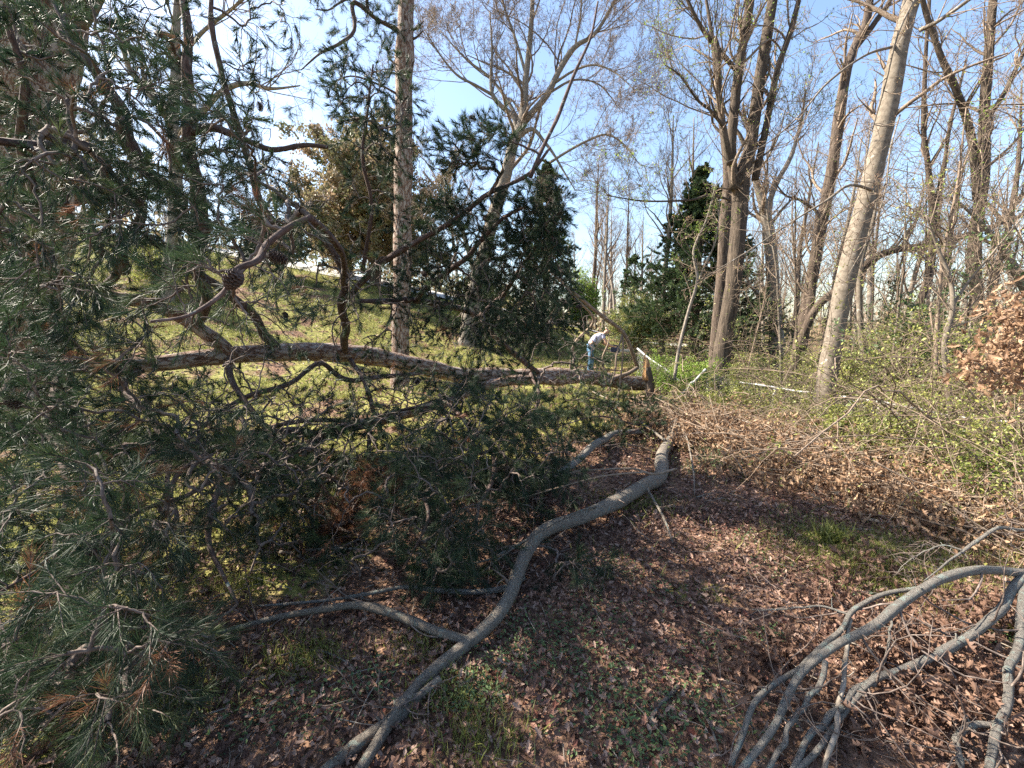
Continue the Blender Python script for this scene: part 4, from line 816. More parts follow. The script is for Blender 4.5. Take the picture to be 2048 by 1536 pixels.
# ------------------------------------------------------------------ oak branch at bottom right, brown leaves still on it
ob = thing('oak_branch', 'broken lichened oak branch with several down-reaching limbs and brown leaves, bottom right corner', 'fallen branch', P(2040, 1150, 2.1) * [1, 1, 0])
OL = [([(2150, 1150, 2.35), (2045, 1146, 2.15), (1965, 1142, 2.05), (1900, 1155, 1.98), (1850, 1175, 1.92), (1790, 1210, 1.84), (1730, 1260, 1.74), (1700, 1282, 1.70), (1650, 1320, 1.64), (1612, 1352, 1.60), (1575, 1410, 1.52), (1535, 1475, 1.44), (1480, 1570, 1.34)], [.034, .031, .028, .027, .026, .025, .024, .022, .02, .019, .017, .016, .013]),
      ([(2048, 1150, 2.15), (2020, 1190, 2.05), (1980, 1240, 1.95), (1925, 1275, 1.86), (1880, 1300, 1.80), (1810, 1345, 1.72), (1750, 1365, 1.65), (1700, 1410, 1.57), (1640, 1480, 1.47), (1580, 1560, 1.38)], [.028, .026, .025, .024, .023, .02, .018, .015, .013, .011]),
      ([(2060, 1150, 2.15), (2045, 1230, 2.0), (2035, 1320, 1.85), (2010, 1420, 1.68), (1985, 1500, 1.55), (1970, 1580, 1.45)], [.034, .032, .031, .03, .028, .026]),
      ([(1870, 1172, 1.95), (1780, 1185, 1.95), (1730, 1205, 1.92), (1700, 1225, 1.88), (1680, 1262, 1.80), (1640, 1300, 1.74), (1600, 1340, 1.70), (1540, 1375, 1.64), (1500, 1430, 1.56), (1460, 1530, 1.42)], [.013, .0135, .014, .014, .014, .014, .014, .014, .013, .012]),
      ([(1702, 1238, 1.86), (1694, 1290, 1.76), (1688, 1360, 1.65), (1675, 1420, 1.55), (1668, 1480, 1.48), (1650, 1550, 1.40)], [.011, .0115, .0115, .0115, .011, .010]),
      ([(1650, 1322, 1.64), (1630, 1370, 1.58), (1600, 1420, 1.52), (1570, 1480, 1.44), (1530, 1550, 1.36)], [.013, .013, .0125, .012, .011]),
      ([(1750, 1368, 1.65), (1720, 1370, 1.66), (1670, 1430, 1.6), (1640, 1450, 1.55), (1600, 1490, 1.5), (1570, 1545, 1.42)], [.016, .015, .015, .0145, .014, .012]),
      ([(1998, 1445, 1.62), (1960, 1442, 1.62), (1930, 1455, 1.6), (1920, 1490, 1.55), (1915, 1560, 1.45)], [.014, .0145, .0145, .014, .013]),
      ([(1700, 1230, 1.88), (1640, 1212, 1.95), (1580, 1218, 2.0), (1505, 1220, 2.05)], [.007, .0065, .005, .003]),
      ([(1785, 1225, 1.9), (1775, 1300, 1.85), (1745, 1350, 1.82)], [.006, .006, .004]),
      ([(2120, 1060, 2.5), (2048, 1062, 2.4), (1990, 1058, 2.35), (1950, 1085, 2.3), (1920, 1110, 2.25), (1890, 1130, 2.2), (1850, 1160, 2.15)], [.014, .013, .012, .011, .008, .006, .004]),
      ([(1925, 1100, 2.25), (1880, 1092, 2.3), (1820, 1120, 2.35), (1790, 1150, 2.4)], [.006, .005, .004, .002])]
A = []; AR = []
for k, (pts, r) in enumerate(OL):
    w3 = []; r = [x_ * (.52 if k == 2 else .78) for x_ in r]
    for u_, v_, y_ in pts:
        if v_ > 1200: g_ = Gnd(u_, v_); y_ = min(y_, g_[1] * (.97 - .10 * max(0, (1560 - v_)) / 360))
        w3.append(P(u_, v_, y_))
    q, rr = spline(w3, r, 60, .8); b = Buf(); tubes(b, q, rr, 12, tint=.5 if k else .55, rough=.045); stubs(b, q, rr, 8)
    part('limb', b, M_GREY if k not in (4,) else M_PALE, ob, label='white barkless shoot' if k == 4 else None); a, c = spline(w3, r, 16); A.append(a); AR.append(c)
A = np.stack(A); AR = np.stack(AR)
Q, Rq = grow(A, AR, 9, (.2, .6), (35, 75), (.05, .95), 8, .4, -.02, .35, .3, .002, .3, labs=True); Rq = np.minimum(Rq, .0055)
Q2, R2 = grow(Q, Rq, 3, (.3, .6), (30, 60), (.3, 1), 5, .35, .0, .6, .4, .0015, .3)
keep = R_.uniform(0, 1, len(Q)) < .8
b = Buf(); tubes(b, Q[keep], Rq[keep], 5, cap=False)
for QQ in (Q, Q2): QQ[..., 2] = np.maximum(QQ[..., 2], H(QQ[..., 0], QQ[..., 1]) + .01)
tubes(b, Q2, R2, 4, cap=False); part('twig_spray', b, M_TWIG, ob, stuff=True)
def leafclump(buf, centers, n, spread, size, tmpl=OAK):
    p = np.repeat(centers, n, 0) + R_.normal(0, 1, (len(centers) * n, 3)) * spread
    p[:, 2] = np.maximum(p[:, 2], H(p[:, 0], p[:, 1]) + .01)
    N = len(p); scatter(buf, *tmpl, p, rotmats(N, .25, 1), R_.uniform(*size, N))
b = Buf(); c = []
for (u, v, ru, rv, d0, d1, n) in [(1790, 1290, 90, 50, 1.9, 2.15, 16), (1920, 1240, 80, 50, 1.9, 2.3, 18), (1840, 1420, 130, 60, 1.5, 1.8, 20), (1660, 1170, 40, 50, 2.15, 2.5, 8), (1760, 1120, 50, 40, 2.4, 2.7, 9), (1480, 1330, 30, 60, 1.75, 1.9, 6), (1960, 1380, 70, 60, 1.6, 1.9, 10), (2010, 1250, 40, 30, 1.9, 2.2, 7), (1560, 1300, 50, 30, 1.85, 2.0, 5)]:
    for _ in range(int(n * 2.2)): c.append(gp(u + random.gauss(0, .6) * ru, v + 25 + random.gauss(0, .6) * rv, abs(random.gauss(0, .06))))
leafclump(b, np.array(c), 10, .04, (.035, .075)); part('dead_leaves', b, M_OAKDEAD, ob, smooth=False, stuff=True)

M_OAKSUN = leafmat('oak_sunlit_leaf', [(.14, .078, .044), (.27, .165, .098), (.43, .30, .19)], trans=.3, rough=.55, spec=.3)  # warmer, brighter copy of the dead oak leaf, sunlight put into its colour
# hanging brown-leaved bough at the right edge
hb = thing('hanging_oak_bough', 'sunlit bough of curled brown oak leaves hanging in at the right edge', 'branch', P(2100, 760, 2.6) * [1, 1, 0])
A = []; AR = []
for pts, r in [([(2250, 1000, 2.7), (2180, 850, 2.7), (2120, 740, 2.65), (2060, 660, 2.6), (2010, 640, 2.55), (1975, 690, 2.5)], [.03, .022, .017, .014, .011, .008, .004]), ([(2120, 740, 2.65), (2060, 760, 2.5), (2000, 750, 2.45), (1950, 725, 2.4)], [.011, .008, .006, .003])]:
    w3 = [P(*p) for p in pts]; w3[0][2] = max(w3[0][2], 0) if len(pts) > 4 else w3[0][2]; q, rr = spline(w3, r, 40, .5); b = Buf(); tubes(b, q, rr, 9, rough=.05); part('limb', b, M_GREY, hb); a, c = spline(w3, r, 16); A.append(a); AR.append(c)
Q, Rq = grow(np.stack(A), np.stack(AR), 10, (.12, .4), (35, 75), (.4, 1), 7, .35, -.02, .35, .3, .002, .3, labs=True); b = Buf(); tubes(b, Q, np.minimum(Rq, .004), 4, cap=False); part('twig_spray', b, M_TWIG, hb, stuff=True)
c = [P(u + random.gauss(0, .5) * ru, v + random.gauss(0, .5) * rv, random.uniform(2.3, 2.75)) for (u, v, ru, rv, n) in [(2030, 620, 60, 40, 26), (2035, 700, 55, 50, 26), (2000, 740, 60, 25, 9), (1935, 735, 26, 20, 5), (1975, 705, 22, 20, 4), (2045, 775, 30, 20, 7)] for _ in range(n)]
b = Buf(); leafclump(b, np.array(c), 13, .045, (.035, .07)); part('dead_leaves', b, M_OAKSUN, hb, smooth=False, stuff=True)

# ------------------------------------------------------------------ broken stump
sp_ = P(1305, 818, 8.4); sp_[2] = H(sp_[0], sp_[1])
st = thing('splintered_stump', 'snapped slender trunk ending in a sharp orange splinter beside the fallen pine', 'stump', sp_)
top = P(1291, 700, 8.4); q, r = spline([sp_ - [0, 0, .1], sp_ * .6 + top * .4, sp_ * .3 + top * .7], [.11, .08, .075], 16, .3); b = Buf(); tubes(b, q, r, 12, rough=.08); part('trunk', b, M_FURROW, st)
b = Buf(); e = q[-1]
for k in range(9):
    a = k * .7; o = np.array([math.cos(a), math.sin(a), 0]) * .045; hgt = (top[2] - e[2]) * (1.0 if k == 4 else random.uniform(.2, .6))
    qq, rr = spline([e + o - [0, 0, .25], e + o + [0, 0, hgt * .5], e + o * .6 + [0, 0, hgt]], [.03, .022, .003], 7, .2); tubes(b, qq, rr, 5, rough=.15)
part('splinter', b, M_SPLIT, st, label='bright torn wood', stuff=False)

# pine limbs standing out of the fallen trunk near its broken end
b = None
for pts, r in [([(1140, 745, 8.6), (1150, 690, 8.4), (1190, 640, 8.0), (1150, 600, 7.6), (1120, 560, 7.2)], [.03, .028, .022, .015]),
               ([(1275, 735, 9.3), (1262, 700, 9), (1245, 665, 8.8), (1215, 640, 8.6), (1170, 605, 8.3), (1130, 570, 8.0), (1100, 540, 7.8)], [.045, .042, .04, .036, .03, .02]),
               ([(1275, 735, 9.2), (1240, 755, 9.0), (1205, 775, 8.7)], [.045, .05, .05]),
               ([(1245, 668, 8.8), (1246, 700, 8.7), (1240, 760, 8.6), (1235, 800, 8.4)], [.02, .02, .018, .015]),
               ([(1245, 668, 8.8), (1233, 710, 8.5), (1230, 745, 8.4), (1215, 780, 8.2)], [.018, .018, .016, .01]),
               ([(1215, 770, 8.6), (1205, 720, 8.5), (1215, 690, 8.4), (1218, 675, 8.4)], [.02, .02, .016, .008])]:
    q, rr = spline([P(*p) for p in pts], r, 26, .8); b = Buf(); tubes(b, q, rr, 7, rough=.08); part('limb', b, M_TAN, pine)

# ------------------------------------------------------------------ fence
fe = thing('chain_link_fence', 'crushed chain link fence with white top rail, overgrown, right of centre', 'fence', gp(1500, 870))
rail = [P(1480, 765, 7.6), P(1560, 776, 7.0), P(1640, 787, 6.4), P(1720, 798, 5.9), P(1800, 812, 5.4), P(1910, 832, 4.9), P(2060, 850, 4.3)]
q, r = spline(rail, [.017], 60, .5); b = Buf(); tubes(b, q, r, 10, tint=.5); part('top_rail', b, M_RAIL, fe)
a0, a1 = P(1343, 808, 8.3), P(1412, 738, 8.0)
b = Buf(); q, r = spline([a0, (a0 + a1) / 2 + [.01, 0, -.01], a1], [.026, .026, .024], 16); tubes(b, q, r, 10); m = (a0 * .42 + a1 * .58); d_ = nrm(a1 - a0); tubes(b, np.array([m - d_ * .06, m + d_ * .06]), np.array([.033, .033]), 10); part('end_post', b, M_RAIL, fe, label='white post pushed over to lean right')
for (u, Y) in ((1550, 7.1), (1760, 5.65)):
    t_ = P(u, 777 if u < 1600 else 806, Y); g_ = t_.copy(); g_[2] = H(t_[0], t_[1]) - .1; b = Buf(); tubes(b, np.array([g_, (g_ + t_) / 2, t_]), np.array([.028] * 3), 9); part('line_post', b, M_RAIL, fe)
def link(buf, top, pitch=.06, r=.0018):
    """diamond netting hanging from a polyline down to the ground"""
    L = np.linalg.norm(np.diff(top, axis=0), axis=1).sum(); n = int(L / pitch)
    tq, _ = spline(top, [1], n + 1); g = H(tq[:, 0], tq[:, 1]) ; hgt = np.maximum(tq[:, 2] - g - .03, .1)
    m = 14; sag = R_.normal(0, .015, (n + 1, m + 1)); 
    z = np.linspace(0, 1, m + 1)[None]
    Pg = np.stack([tq[:, None, 0] + sag + .12 * np.sin(z * 3.14) * np.sin(np.arange(n + 1) * .11)[:, None], tq[:, None, 1] + sag - .15 * z * np.sin(np.arange(n + 1) * .07)[:, None], tq[:, None, 2] - hgt[:, None] * z], -1)
    for s in (0, 1):
        segs = []
        for i0 in range(-m, n + 1):
            idx = [(i0 + k if s == 0 else i0 + m - k, k) for k in range(m + 1)]
            idx = [(i, k) for i, k in idx if 0 <= i <= n]
            for (i, k), (i2, k2) in zip(idx[:-1], idx[1:]): segs.append((Pg[i, k], Pg[i2, k2]))
        if segs: sg = np.array(segs); tubes(buf, sg, np.full(sg.shape[:2], r), 3, cap=False)
b = Buf(); link(b, np.array([P(1412, 742, 8.0)] + [P(1450, 755, 7.8)] + rail)); part('wire_netting', b, M_WIRE, fe, smooth=False)
fe2 = thing('far_fence', 'sagging far length of fence rail and netting running off behind the splintered stump', 'fence', P(1290, 715, 11) * [1, 1, 0])
tp = [P(1275, 697, 11.5), P(1300, 718, 10.6), P(1340, 745, 9.6), P(1362, 765, 9.0)]
q, r = spline(tp, [.024], 16); b = Buf(); tubes(b, q, r, 8); part('top_rail', b, M_RAIL, fe2); b = Buf(); link(b, np.array(tp)); part('wire_netting', b, M_WIRE, fe2, smooth=False)

# ------------------------------------------------------------------ shrubs and vines on and behind the fence
def shrub(label, u, v, Y, hgt, wid, nst, nlf, mat, lsize=(.018, .034), name='shrub', cat='shrub', arch=.0, tmpl=TINY, stem=M_TAN):
    p = P(u, v, Y); p[2] = H(p[0], p[1]); o = thing(name, label, cat, p)
    base = p + np.stack([R_.normal(0, wid * .3, nst), R_.normal(0, wid * .25, nst), np.zeros(nst)], 1); base[:, 2] = H(base[:, 0], base[:, 1]) - .03
    d = nrm(np.concatenate([R_.normal(0, .35 * wid, (nst, 2)), np.full((nst, 1), 1.0)], 1)); S = 9
    L = hgt * R_.uniform(.6, 1.25, nst); q = [base]
    for k in range(S - 1):
        d = nrm(d + R_.normal(0, .16, (nst, 3)) + [0, 0, -arch * k * .12]); q.append(q[-1] + d * (L / (S - 1))[:, None])
    Q = np.stack(q, 1); Q[..., 2] = np.maximum(Q[..., 2], H(Q[..., 0], Q[..., 1]) - .02)
    Rr = np.linspace(.009, .003, S)[None].repeat(nst, 0) * (.6 + hgt * .4)
    Q2, R2 = grow(Q, Rr, 6, (.25, .55), (30, 70), (.2, 1), 6, .35, .05, .5, .4, .002, .3)
    Q3, R3 = grow(Q2, R2, 4, (.35, .7), (30, 70), (.2, 1), 4, .35, .03, .6, .5, .0015, .3)
    b = Buf(); tubes(b, Q, Rr, 5, cap=False); tubes(b, Q2, R2, 4, cap=False); tubes(b, Q3, R3, 3, cap=False); part('stems', b, stem, o, stuff=True)
    nlf = int(nlf * 1.25); i = R_.integers(0, len(Q3), nlf); j = R_.integers(0, 4, nlf); c = R_.beta(2, 2, len(Q3))
    b = Buf(); scatter(b, *tmpl, Q3[i, j] + R_.normal(0, .02, (nlf, 3)), rotmats(nlf, .8, 1), R_.uniform(*lsize, nlf) * 1.35, tint=np.clip(c[i] + R_.normal(0, .12, nlf), 0, 1)); part('foliage', b, mat, o, smooth=False, stuff=True)
    return o
shrub('leafy green shrub at the top of the leaning white post', 1390, 790, 8.6, .75, .9, 26, 6000, M_LTGREEN)
shrub('green shrub between the splintered stump and the leaning white post', 1330, 790, 9.6, .8, .8, 20, 4200, M_LTGREEN)
shrub('yellow green creeper heaped over the netting beside the leaning post', 1440, 810, 7.7, .5, 1.1, 26, 5200, M_GREEN)
shrub('green bramble over the left end of the top rail, below the multi-stemmed tree', 1490, 800, 8.6, .7, 1.0, 26, 5500, M_GREEN)
shrub('tangle of green creeper around the foot of the smooth leaning trunk', 1610, 850, 6.9, .5, 1.0, 30, 5600, M_GREEN)
shrub('dense green shrub immediately right of the smooth leaning trunk', 1745, 850, 6.6, 1.25, 1.2, 36, 9500, M_GREEN)
shrub('tall yellow green shrub beyond the rail, right of the smooth leaning trunk', 1840, 870, 6.4, 1.5, 1.1, 34, 9000, M_GREEN)
shrub('dark leafed evergreen sapling standing above the thicket at right', 1850, 800, 6.9, 2.2, .9, 20, 6500, M_FORB, (.03, .05))
shrub('creeper covering the netting under the middle of the top rail', 1690, 930, 5.2, .34, 1.1, 34, 5600, M_GREEN)
shrub('creeper covering the netting under the right part of the top rail', 1830, 950, 4.6, .34, 1.1, 34, 6000, M_GREEN)
shrub('sprawling yellow green bramble at the right edge below the brown leaf bough', 2010, 950, 3.9, .8, 1.0, 44, 4500, M_GREEN, arch=.8)
shrub('arching bramble with fresh yellow leaves above the oak branch at right', 1960, 1010, 3.7, .55, .8, 34, 4200, M_LTGREEN, (.014, .026), arch=1.2)
shrub('tall thin green shrub at the far right behind the brown leaf bough', 2030, 840, 6.2, 1.6, 1.1, 28, 6500, M_FORB)
shrub('leafy shrub in front of the twin-stemmed tree', 1930, 830, 7.2, 1.3, 1.2, 28, 6500, M_GREEN)
shrub('low green shrub on the ground beyond the netting, right of the knotty tree', 1640, 790, 9.5, .8, 1.4, 26, 5200, M_GREEN)
shrub('dry tan bramble heap over the left half of the netting', 1560, 880, 6.0, .42, 1.1, 80, 500, M_GREEN, arch=.9)
shrub('dry tan bramble heap under the right half of the rail', 1740, 940, 4.8, .42, 1.2, 80, 600, M_GREEN, arch=.9)
shrub('dry stems arching over the brown leaf bank at far right', 1960, 1000, 4.1, .7, 1.0, 50, 500, M_GREEN, arch=.9)
shrub('pale tangle of dry stems directly below the leaning white post', 1420, 860, 7.2, .4, 1.0, 44, 300, M_GREEN, arch=.9)
shrub('cluster of juniper green seedlings in shade right of the long limb', 1440, 950, 4.9, .14, .75, 70, 2600, M_DKGREEN, (.012, .022))
# tangle of vines spilling over the fence
n = 800; u = R_.uniform(1370, 2200, n); Yr = np.interp(u, [1370, 1480, 1720, 1910, 2060, 2200], [8.3, 7.6, 5.9, 4.9, 4.3, 3.9]) * R_.uniform(.84, 1.5, n); c = P(u, 800., Yr); c[:, 2] = H(c[:, 0], c[:, 1])
d = nrm(np.concatenate([R_.normal(-.1, .6, (n, 2)), R_.uniform(.4, 1.3, (n, 1))], 1)); L = R_.uniform(.6, 2.1, n) * np.where(R_.uniform(0, 1, n) < .3, 1.6, 1) * np.clip(.65 + (u - 1400) / 900, .5, 1.25); S = 12; q = [c]
for k in range(S - 1): d = nrm(d + R_.normal(0, .13, (n, 3)) + np.array([-.02, -.03, -.13])); q.append(q[-1] + d * (L / (S - 1))[:, None])
Q = np.stack(q, 1); Q[..., 2] = np.maximum(Q[..., 2], H(Q[..., 0], Q[..., 1]) + .01); Rr = R_.uniform(.0028, .0075, n)[:, None] * np.linspace(1.2, .5, S)[None]
b = Buf(); tubes(b, Q, Rr, 5, cap=False); Q2, R2 = grow(Q, Rr, 7, (.15, .4), (30, 80), (.1, 1), 6, .45, -.02, .6, .4, .0022, .3); tubes(b, Q2, R2, 4, cap=False)
Q3, R3 = grow(Q2, R2, 3, (.35, .7), (30, 70), (.2, 1), 4, .4, .0, .6, .4, .0017, .3); tubes(b, Q3, R3, 3, cap=False)
vt = part('vine_tangle', b, M_TAN); tag(vt, 'thicket of pale arching vines and small yellow green leaves spilling over the fence', 'vines', kind='stuff')
b = Buf(); m = 95000; cl_ = R_.uniform(0, 1, len(Q2)) < .55; ids = np.flatnonzero(np.repeat(cl_, 3)); i = R_.choice(ids, m); scatter(b, *TINY, Q3[i, R_.integers(0, 4, m)] + R_.normal(0, .015, (m, 3)), rotmats(m, .8, 1), R_.uniform(.014, .036, m), tint=R_.beta(2.4, 1.6, m)); part('foliage', b, M_GREEN, vt, smooth=False, stuff=True)
# thin saplings through the thicket
def sapling_kind(h, k):
    root = thing('thin_sapling', 'x', 'sapling', (0, 0, 0), 'thin saplings in the thicket'); l = R_.normal(0, .16, 2)
    q, r = spline([[0, 0, -.1], [l[0] * h * .2, l[1] * h * .3, h * .35], [l[0] * h * .7, l[1] * h * .7, h * .7], [l[0] * h * 1.2, l[1] * h, h]], [.026, .02, .014, .004], 30, 2.5)
    b = Buf(); tubes(b, q, r, 7, rough=.03); part('stem', b, [M_TAN, M_SMOOTH, M_FURROW][k % 3], root)
    A, AR = grow(q[None], r[None], 16, (.2, .5), (25, 75), (.2, .95), 8, .35, .12, .6, .25, .004, .3); A2, AR2 = grow(A, AR, 6, (.35, .6), (25, 65), (.2, 1), 6, .4, .1, .6, .3, .003, .3); A3, AR3 = grow(A2, AR2, 3, (.4, .7), (25, 60), (.2, 1), 4, .4, .1, .6, .4, .0022, .3)
    b = Buf(); tubes(b, A, AR, 4, cap=False); tubes(b, A2, AR2, 3, cap=False); tubes(b, A3, AR3, 3, cap=False); part('crown', b, M_TAN, root, stuff=True)
    b = Buf(); i = R_.integers(0, len(A3), 500); scatter(b, *TINY, A3[i, R_.integers(1, 4, 500)], rotmats(500, .6, 1), R_.uniform(.012, .03, 500)); part('bud', b, M_LTGREEN if k != 1 else M_BUD, root, smooth=False, stuff=True); return root
SPK = [sapling_kind(h, k) for k, h in enumerate([3.4, 4.2, 5.0])]; used = [0, 0, 0]
SPL = sorted([(1500, 8.6), (1575, 8.2), (1600, 9.4), (1640, 8.0), (1715, 7.6), (1770, 8.4), (1800, 6.4), (1850, 7.4), (1880, 5.6), (1930, 6.6), (1990, 5.4), (2020, 7.0), (2045, 5.0), (2080, 5.8), (1900, 9.0), (1750, 10)])
cnt_ = {}
for i, (u, Y) in enumerate(SPL):
    k = i % 3; r = SPK[k]
    if used[k]:
        o = r.copy(); COL.objects.link(o)
        for ch in list(r.children): c = ch.copy(); COL.objects.link(c); c.parent = o
    else: o = r; used[k] = 1
    p = P(u, 700, Y); o.location = (p[0], Y, float(H(p[0], Y))); o.rotation_euler = (0, 0, i * 1.9); s_ = .8 + (i * .31) % .4; o.scale = (s_, s_, s_)
    seg = [q for q in range(len(LM) - 1) if LM[q][0] <= u < LM[q + 1][0]][0]; cnt_[seg] = cnt_.get(seg, 0) + 1
    o['label'] = '%s thin near sapling %s' % (ORD[cnt_[seg] - 1], ('between the %s and the %s' % (LM[seg][1], LM[seg + 1][1])) if LM[seg + 1][1] else 'right of the %s' % LM[seg][1])
# mass of undergrowth on the woodland floor
b = Buf(); n = 5200; x = R_.uniform(2.5, 26, n); y = R_.uniform(6, 24, n); kk = (y > 9.3 - .75 * x) & (x < 1.3 * y + 1) & (y > 6.5) & (x > 2.2 + .12 * y) & (vnoise(x, y, .9, 3) > .35); x, y = x[kk], y[kk]; n = len(x)
c = np.stack([x, y, H(x, y)], 1); d = nrm(np.concatenate([R_.normal(0, .6, (n, 2)), np.ones((n, 1))], 1)); L = R_.uniform(.2, .8, n) * (.6 + .05 * y); q = [c]
for k in range(5): d = nrm(d + R_.normal(0, .25, (n, 3)) + [0, 0, -.08 * k]); q.append(q[-1] + d * (L / 5)[:, None])
Q = np.stack(q, 1); tubes(b, Q, np.linspace(.006, .003, 6)[None].repeat(n, 0), 3, cap=False)
Q2, R2 = grow(Q, np.full(Q.shape[:2], .004), 4, (.3, .7), (30, 70), (.2, 1), 4, .4, .05, .6, .5, .0025, .3); tubes(b, Q2, R2, 3, cap=False)
us = part('undergrowth', b, M_TAN); tag(us, 'low tangle of dry stems and green sprigs on the woodland floor beyond the fence', 'undergrowth', kind='stuff')
b = Buf(); i = R_.integers(0, len(Q2), 70000); scatter(b, *TINY, Q2[i, R_.integers(0, 4, 70000)] + R_.normal(0, .03, (70000, 3)), rotmats(70000, .8, 1), R_.uniform(.03, .07, 70000)); part('foliage', b, M_GREEN, us, smooth=False, stuff=True)
# light green pine-like boughs on the ground left of the brush pile
gb = thing('green_bough', 'soft light green evergreen bough lying left of the brush pile', 'fallen branch', gp(1250, 900))
def paths_on(us): return us
SKs = []; SR = []
for pts in [[(1330, 880, 6.2), (1280, 850, 6.0), (1200, 830, 5.8), (1120, 850, 5.4)], [(1300, 870, 6.0), (1230, 880, 5.6), (1150, 910, 5.2)], [(1250, 850, 6.0), (1200, 800, 6.2), (1130, 800, 6.2)]]:
    w3 = np.array([P(*p) for p in pts]); w3[:, 2] = np.maximum(w3[:, 2], H(w3[:, 0], w3[:, 1]) + .15)
    q, r = spline(w3, [.02, .012, .006], 24, 1); b = Buf(); tubes(b, q, r, 7); part('limb', b, M_PINELIMB, gb); SKs.append(q); SR.append(r)
s_ = np.concatenate(SKs); i = R_.integers(0, len(s_), 230); a_ = s_[i] + R_.normal(0, .2, (230, 3)) * [1, 1, .8] + [0, 0, .1]; a_[:, 2] = np.maximum(a_[:, 2], H(a_[:, 0], a_[:, 1]) + .04)
E, Er, ed, _e = colonize(s_, np.concatenate(SR), a_); b = Buf(); tubes(b, E, Er, 4, cap=False)
m = np.repeat(np.arange(230), 3); d = nrm(ed[m] + R_.normal(0, .5, (len(m), 3)) + [0, 0, .1]); nb = Buf(); shoots(nb, b, a_[m] - d * .04, d, R_.uniform(.08, .15, len(m)), 34, R_.uniform(.3, .84, len(m)))
part('twig_tangle', b, M_TWIG, gb, stuff=True); part('needle_foliage', nb, M_NEEDLE, gb, smooth=False, stuff=True)

# ------------------------------------------------------------------ brush pile, leaf bank
pile = np.array([gp(1330, 840), gp(1390, 870), gp(1460, 895), gp(1540, 925), gp(1620, 945), gp(1700, 965), gp(1790, 990), gp(1880, 1020), gp(1980, 1055), gp(2080, 1090)])
pq, _ = spline(pile, [1], 60)
n = 720; i = R_.integers(0, 60, n); c = pq[i] + np.stack([R_.normal(0, .36, n), R_.normal(0, .30, n), np.zeros(n)], 1)
c[:, 2] = H(c[:, 0], c[:, 1]) + np.abs(R_.normal(0, .13, n)) * (1 + 1.6 * np.exp(-i / 10.))
ta = nrm(np.gradient(pq, axis=0))[i]; d = nrm(ta * R_.choice([-1, 1], (n, 1)) + R_.normal(0, .55, (n, 3)) * [1, 1, .35]); L = R_.uniform(.25, 1.1, n); S = 7; q = [c - d * (L / 2)[:, None]]
for k in range(S - 1): d = nrm(d + R_.normal(0, .14, (n, 3))); q.append(q[-1] + d * (L / (S - 1))[:, None])
Q = np.stack(q, 1); Q[..., 2] = np.maximum(Q[..., 2], H(Q[..., 0], Q[..., 1]) + .01)
Rr = R_.uniform(.0025, .008, n)[:, None] * np.linspace(1.2, .5, S)[None]; b = Buf(); tubes(b, Q, Rr, 5, cap=False)
Q2, R2 = grow(Q, Rr, 2, (.2, .45), (30, 60), (.2, 1), 5, .3, .03, .6, .4, .0018, .3); tubes(b, Q2, R2, 3, cap=False)
tag(part('brush_pile', b, M_TAN), 'long heap of tangled dry sticks along the foot of the crushed fence', 'brush', kind='stuff')
b = Buf(); n = 1500; i = R_.integers(3, 60, n); c = pq[i] + np.stack([R_.normal(0, .42, n), R_.normal(0, .36, n), np.zeros(n)], 1); c[:, 2] = H(c[:, 0], c[:, 1]) + np.abs(R_.normal(0, .14, n))
leafclump(b, c, 10, .06, (.04, .08)); tag(part('leaf_bank', b, M_OAKSUN, smooth=False), 'bank of curled brown oak leaves heaped on the brush below the fence', 'dead leaves', kind='stuff')

# ------------------------------------------------------------------ leaf litter, grass, small green plants
def ground_scatter(buf, tmpl, n, xr, yr, size, tilt=.35, fn=None, lift=.012, tint=None):
    x = R_.uniform(*xr, n); y = R_.uniform(*yr, n)
    if fn is not None:
        k = R_.uniform(0, 1, n) < fn(x, y); x, y = x[k], y[k]
    n = len(x); z = H(x, y) + R_.uniform(.003, lift, n)
    scatter(buf, *tmpl, np.stack([x, y, z], 1), rotmats(n, 1, tilt), R_.uniform(*size, n), None if tint is None else tint(n))
infr = lambda x, y: (np.abs(x) < 1.35 * y + .6)
lit = lambda x, y: infr(x, y) * np.clip(1.15 - .9 * np.clip((-.55 * x + .35 * np.minimum(y, 13) - 1.5), 0, 1), .38, 1) * (.45 + .55 * (vnoise(x, y, 1.7) > .28))
b = Buf(); ground_scatter(b, OAK, 17000, (-3.5, 4.5), (.7, 3.6), (.02, .052), .7, lit, .045)
ground_scatter(b, MAPLE, 10000, (-3.5, 4.5), (.7, 3.6), (.018, .045), .35, lit, .03)
ground_scatter(b, OVAL, 30000, (-3.5, 4.5), (.7, 4.0), (.014, .04), .5, lit, .03)
ground_scatter(b, OVAL, 40000, (-7, 8), (3.2, 8.5), (.028, .065), .5, lit, .035)
ground_scatter(b, TINY, 30000, (-14, 14), (8, 18), (.06, .12), .5, lambda x, y: infr(x, y) * np.where(x > 2, .9, .55), .05)
ground_scatter(b, TINY, 45000, (-3.5, 6), (.8, 6), (.012, .035), .6, lit, .02)
tag(part('leaf_litter', b, M_LITTER, smooth=False), 'carpet of brown and reddish fallen leaves over the ground', 'leaf litter', kind='stuff')
lawn = lambda x, y: infr(x, y) * np.clip(.05 + .9 * np.clip((-.55 * x + .35 * np.minimum(y, 13) - 1.35), 0, 1), .0, 1) * (vnoise(x, y, 1.1, 2) > .36) * (.35 + .65 * vnoise(x, y, 3.1, 5))
b = Buf()
gt = lambda n: R_.beta(2, 2.4, n)
ground_scatter(b, BLADE, 130000, (-9, 3), (2.5, 9), (.05, .11), .45, lawn, .004, gt)
ground_scatter(b, BLADE, 160000, (-22, 6), (8, 22), (.10, .2), .45, lawn, .004, gt)
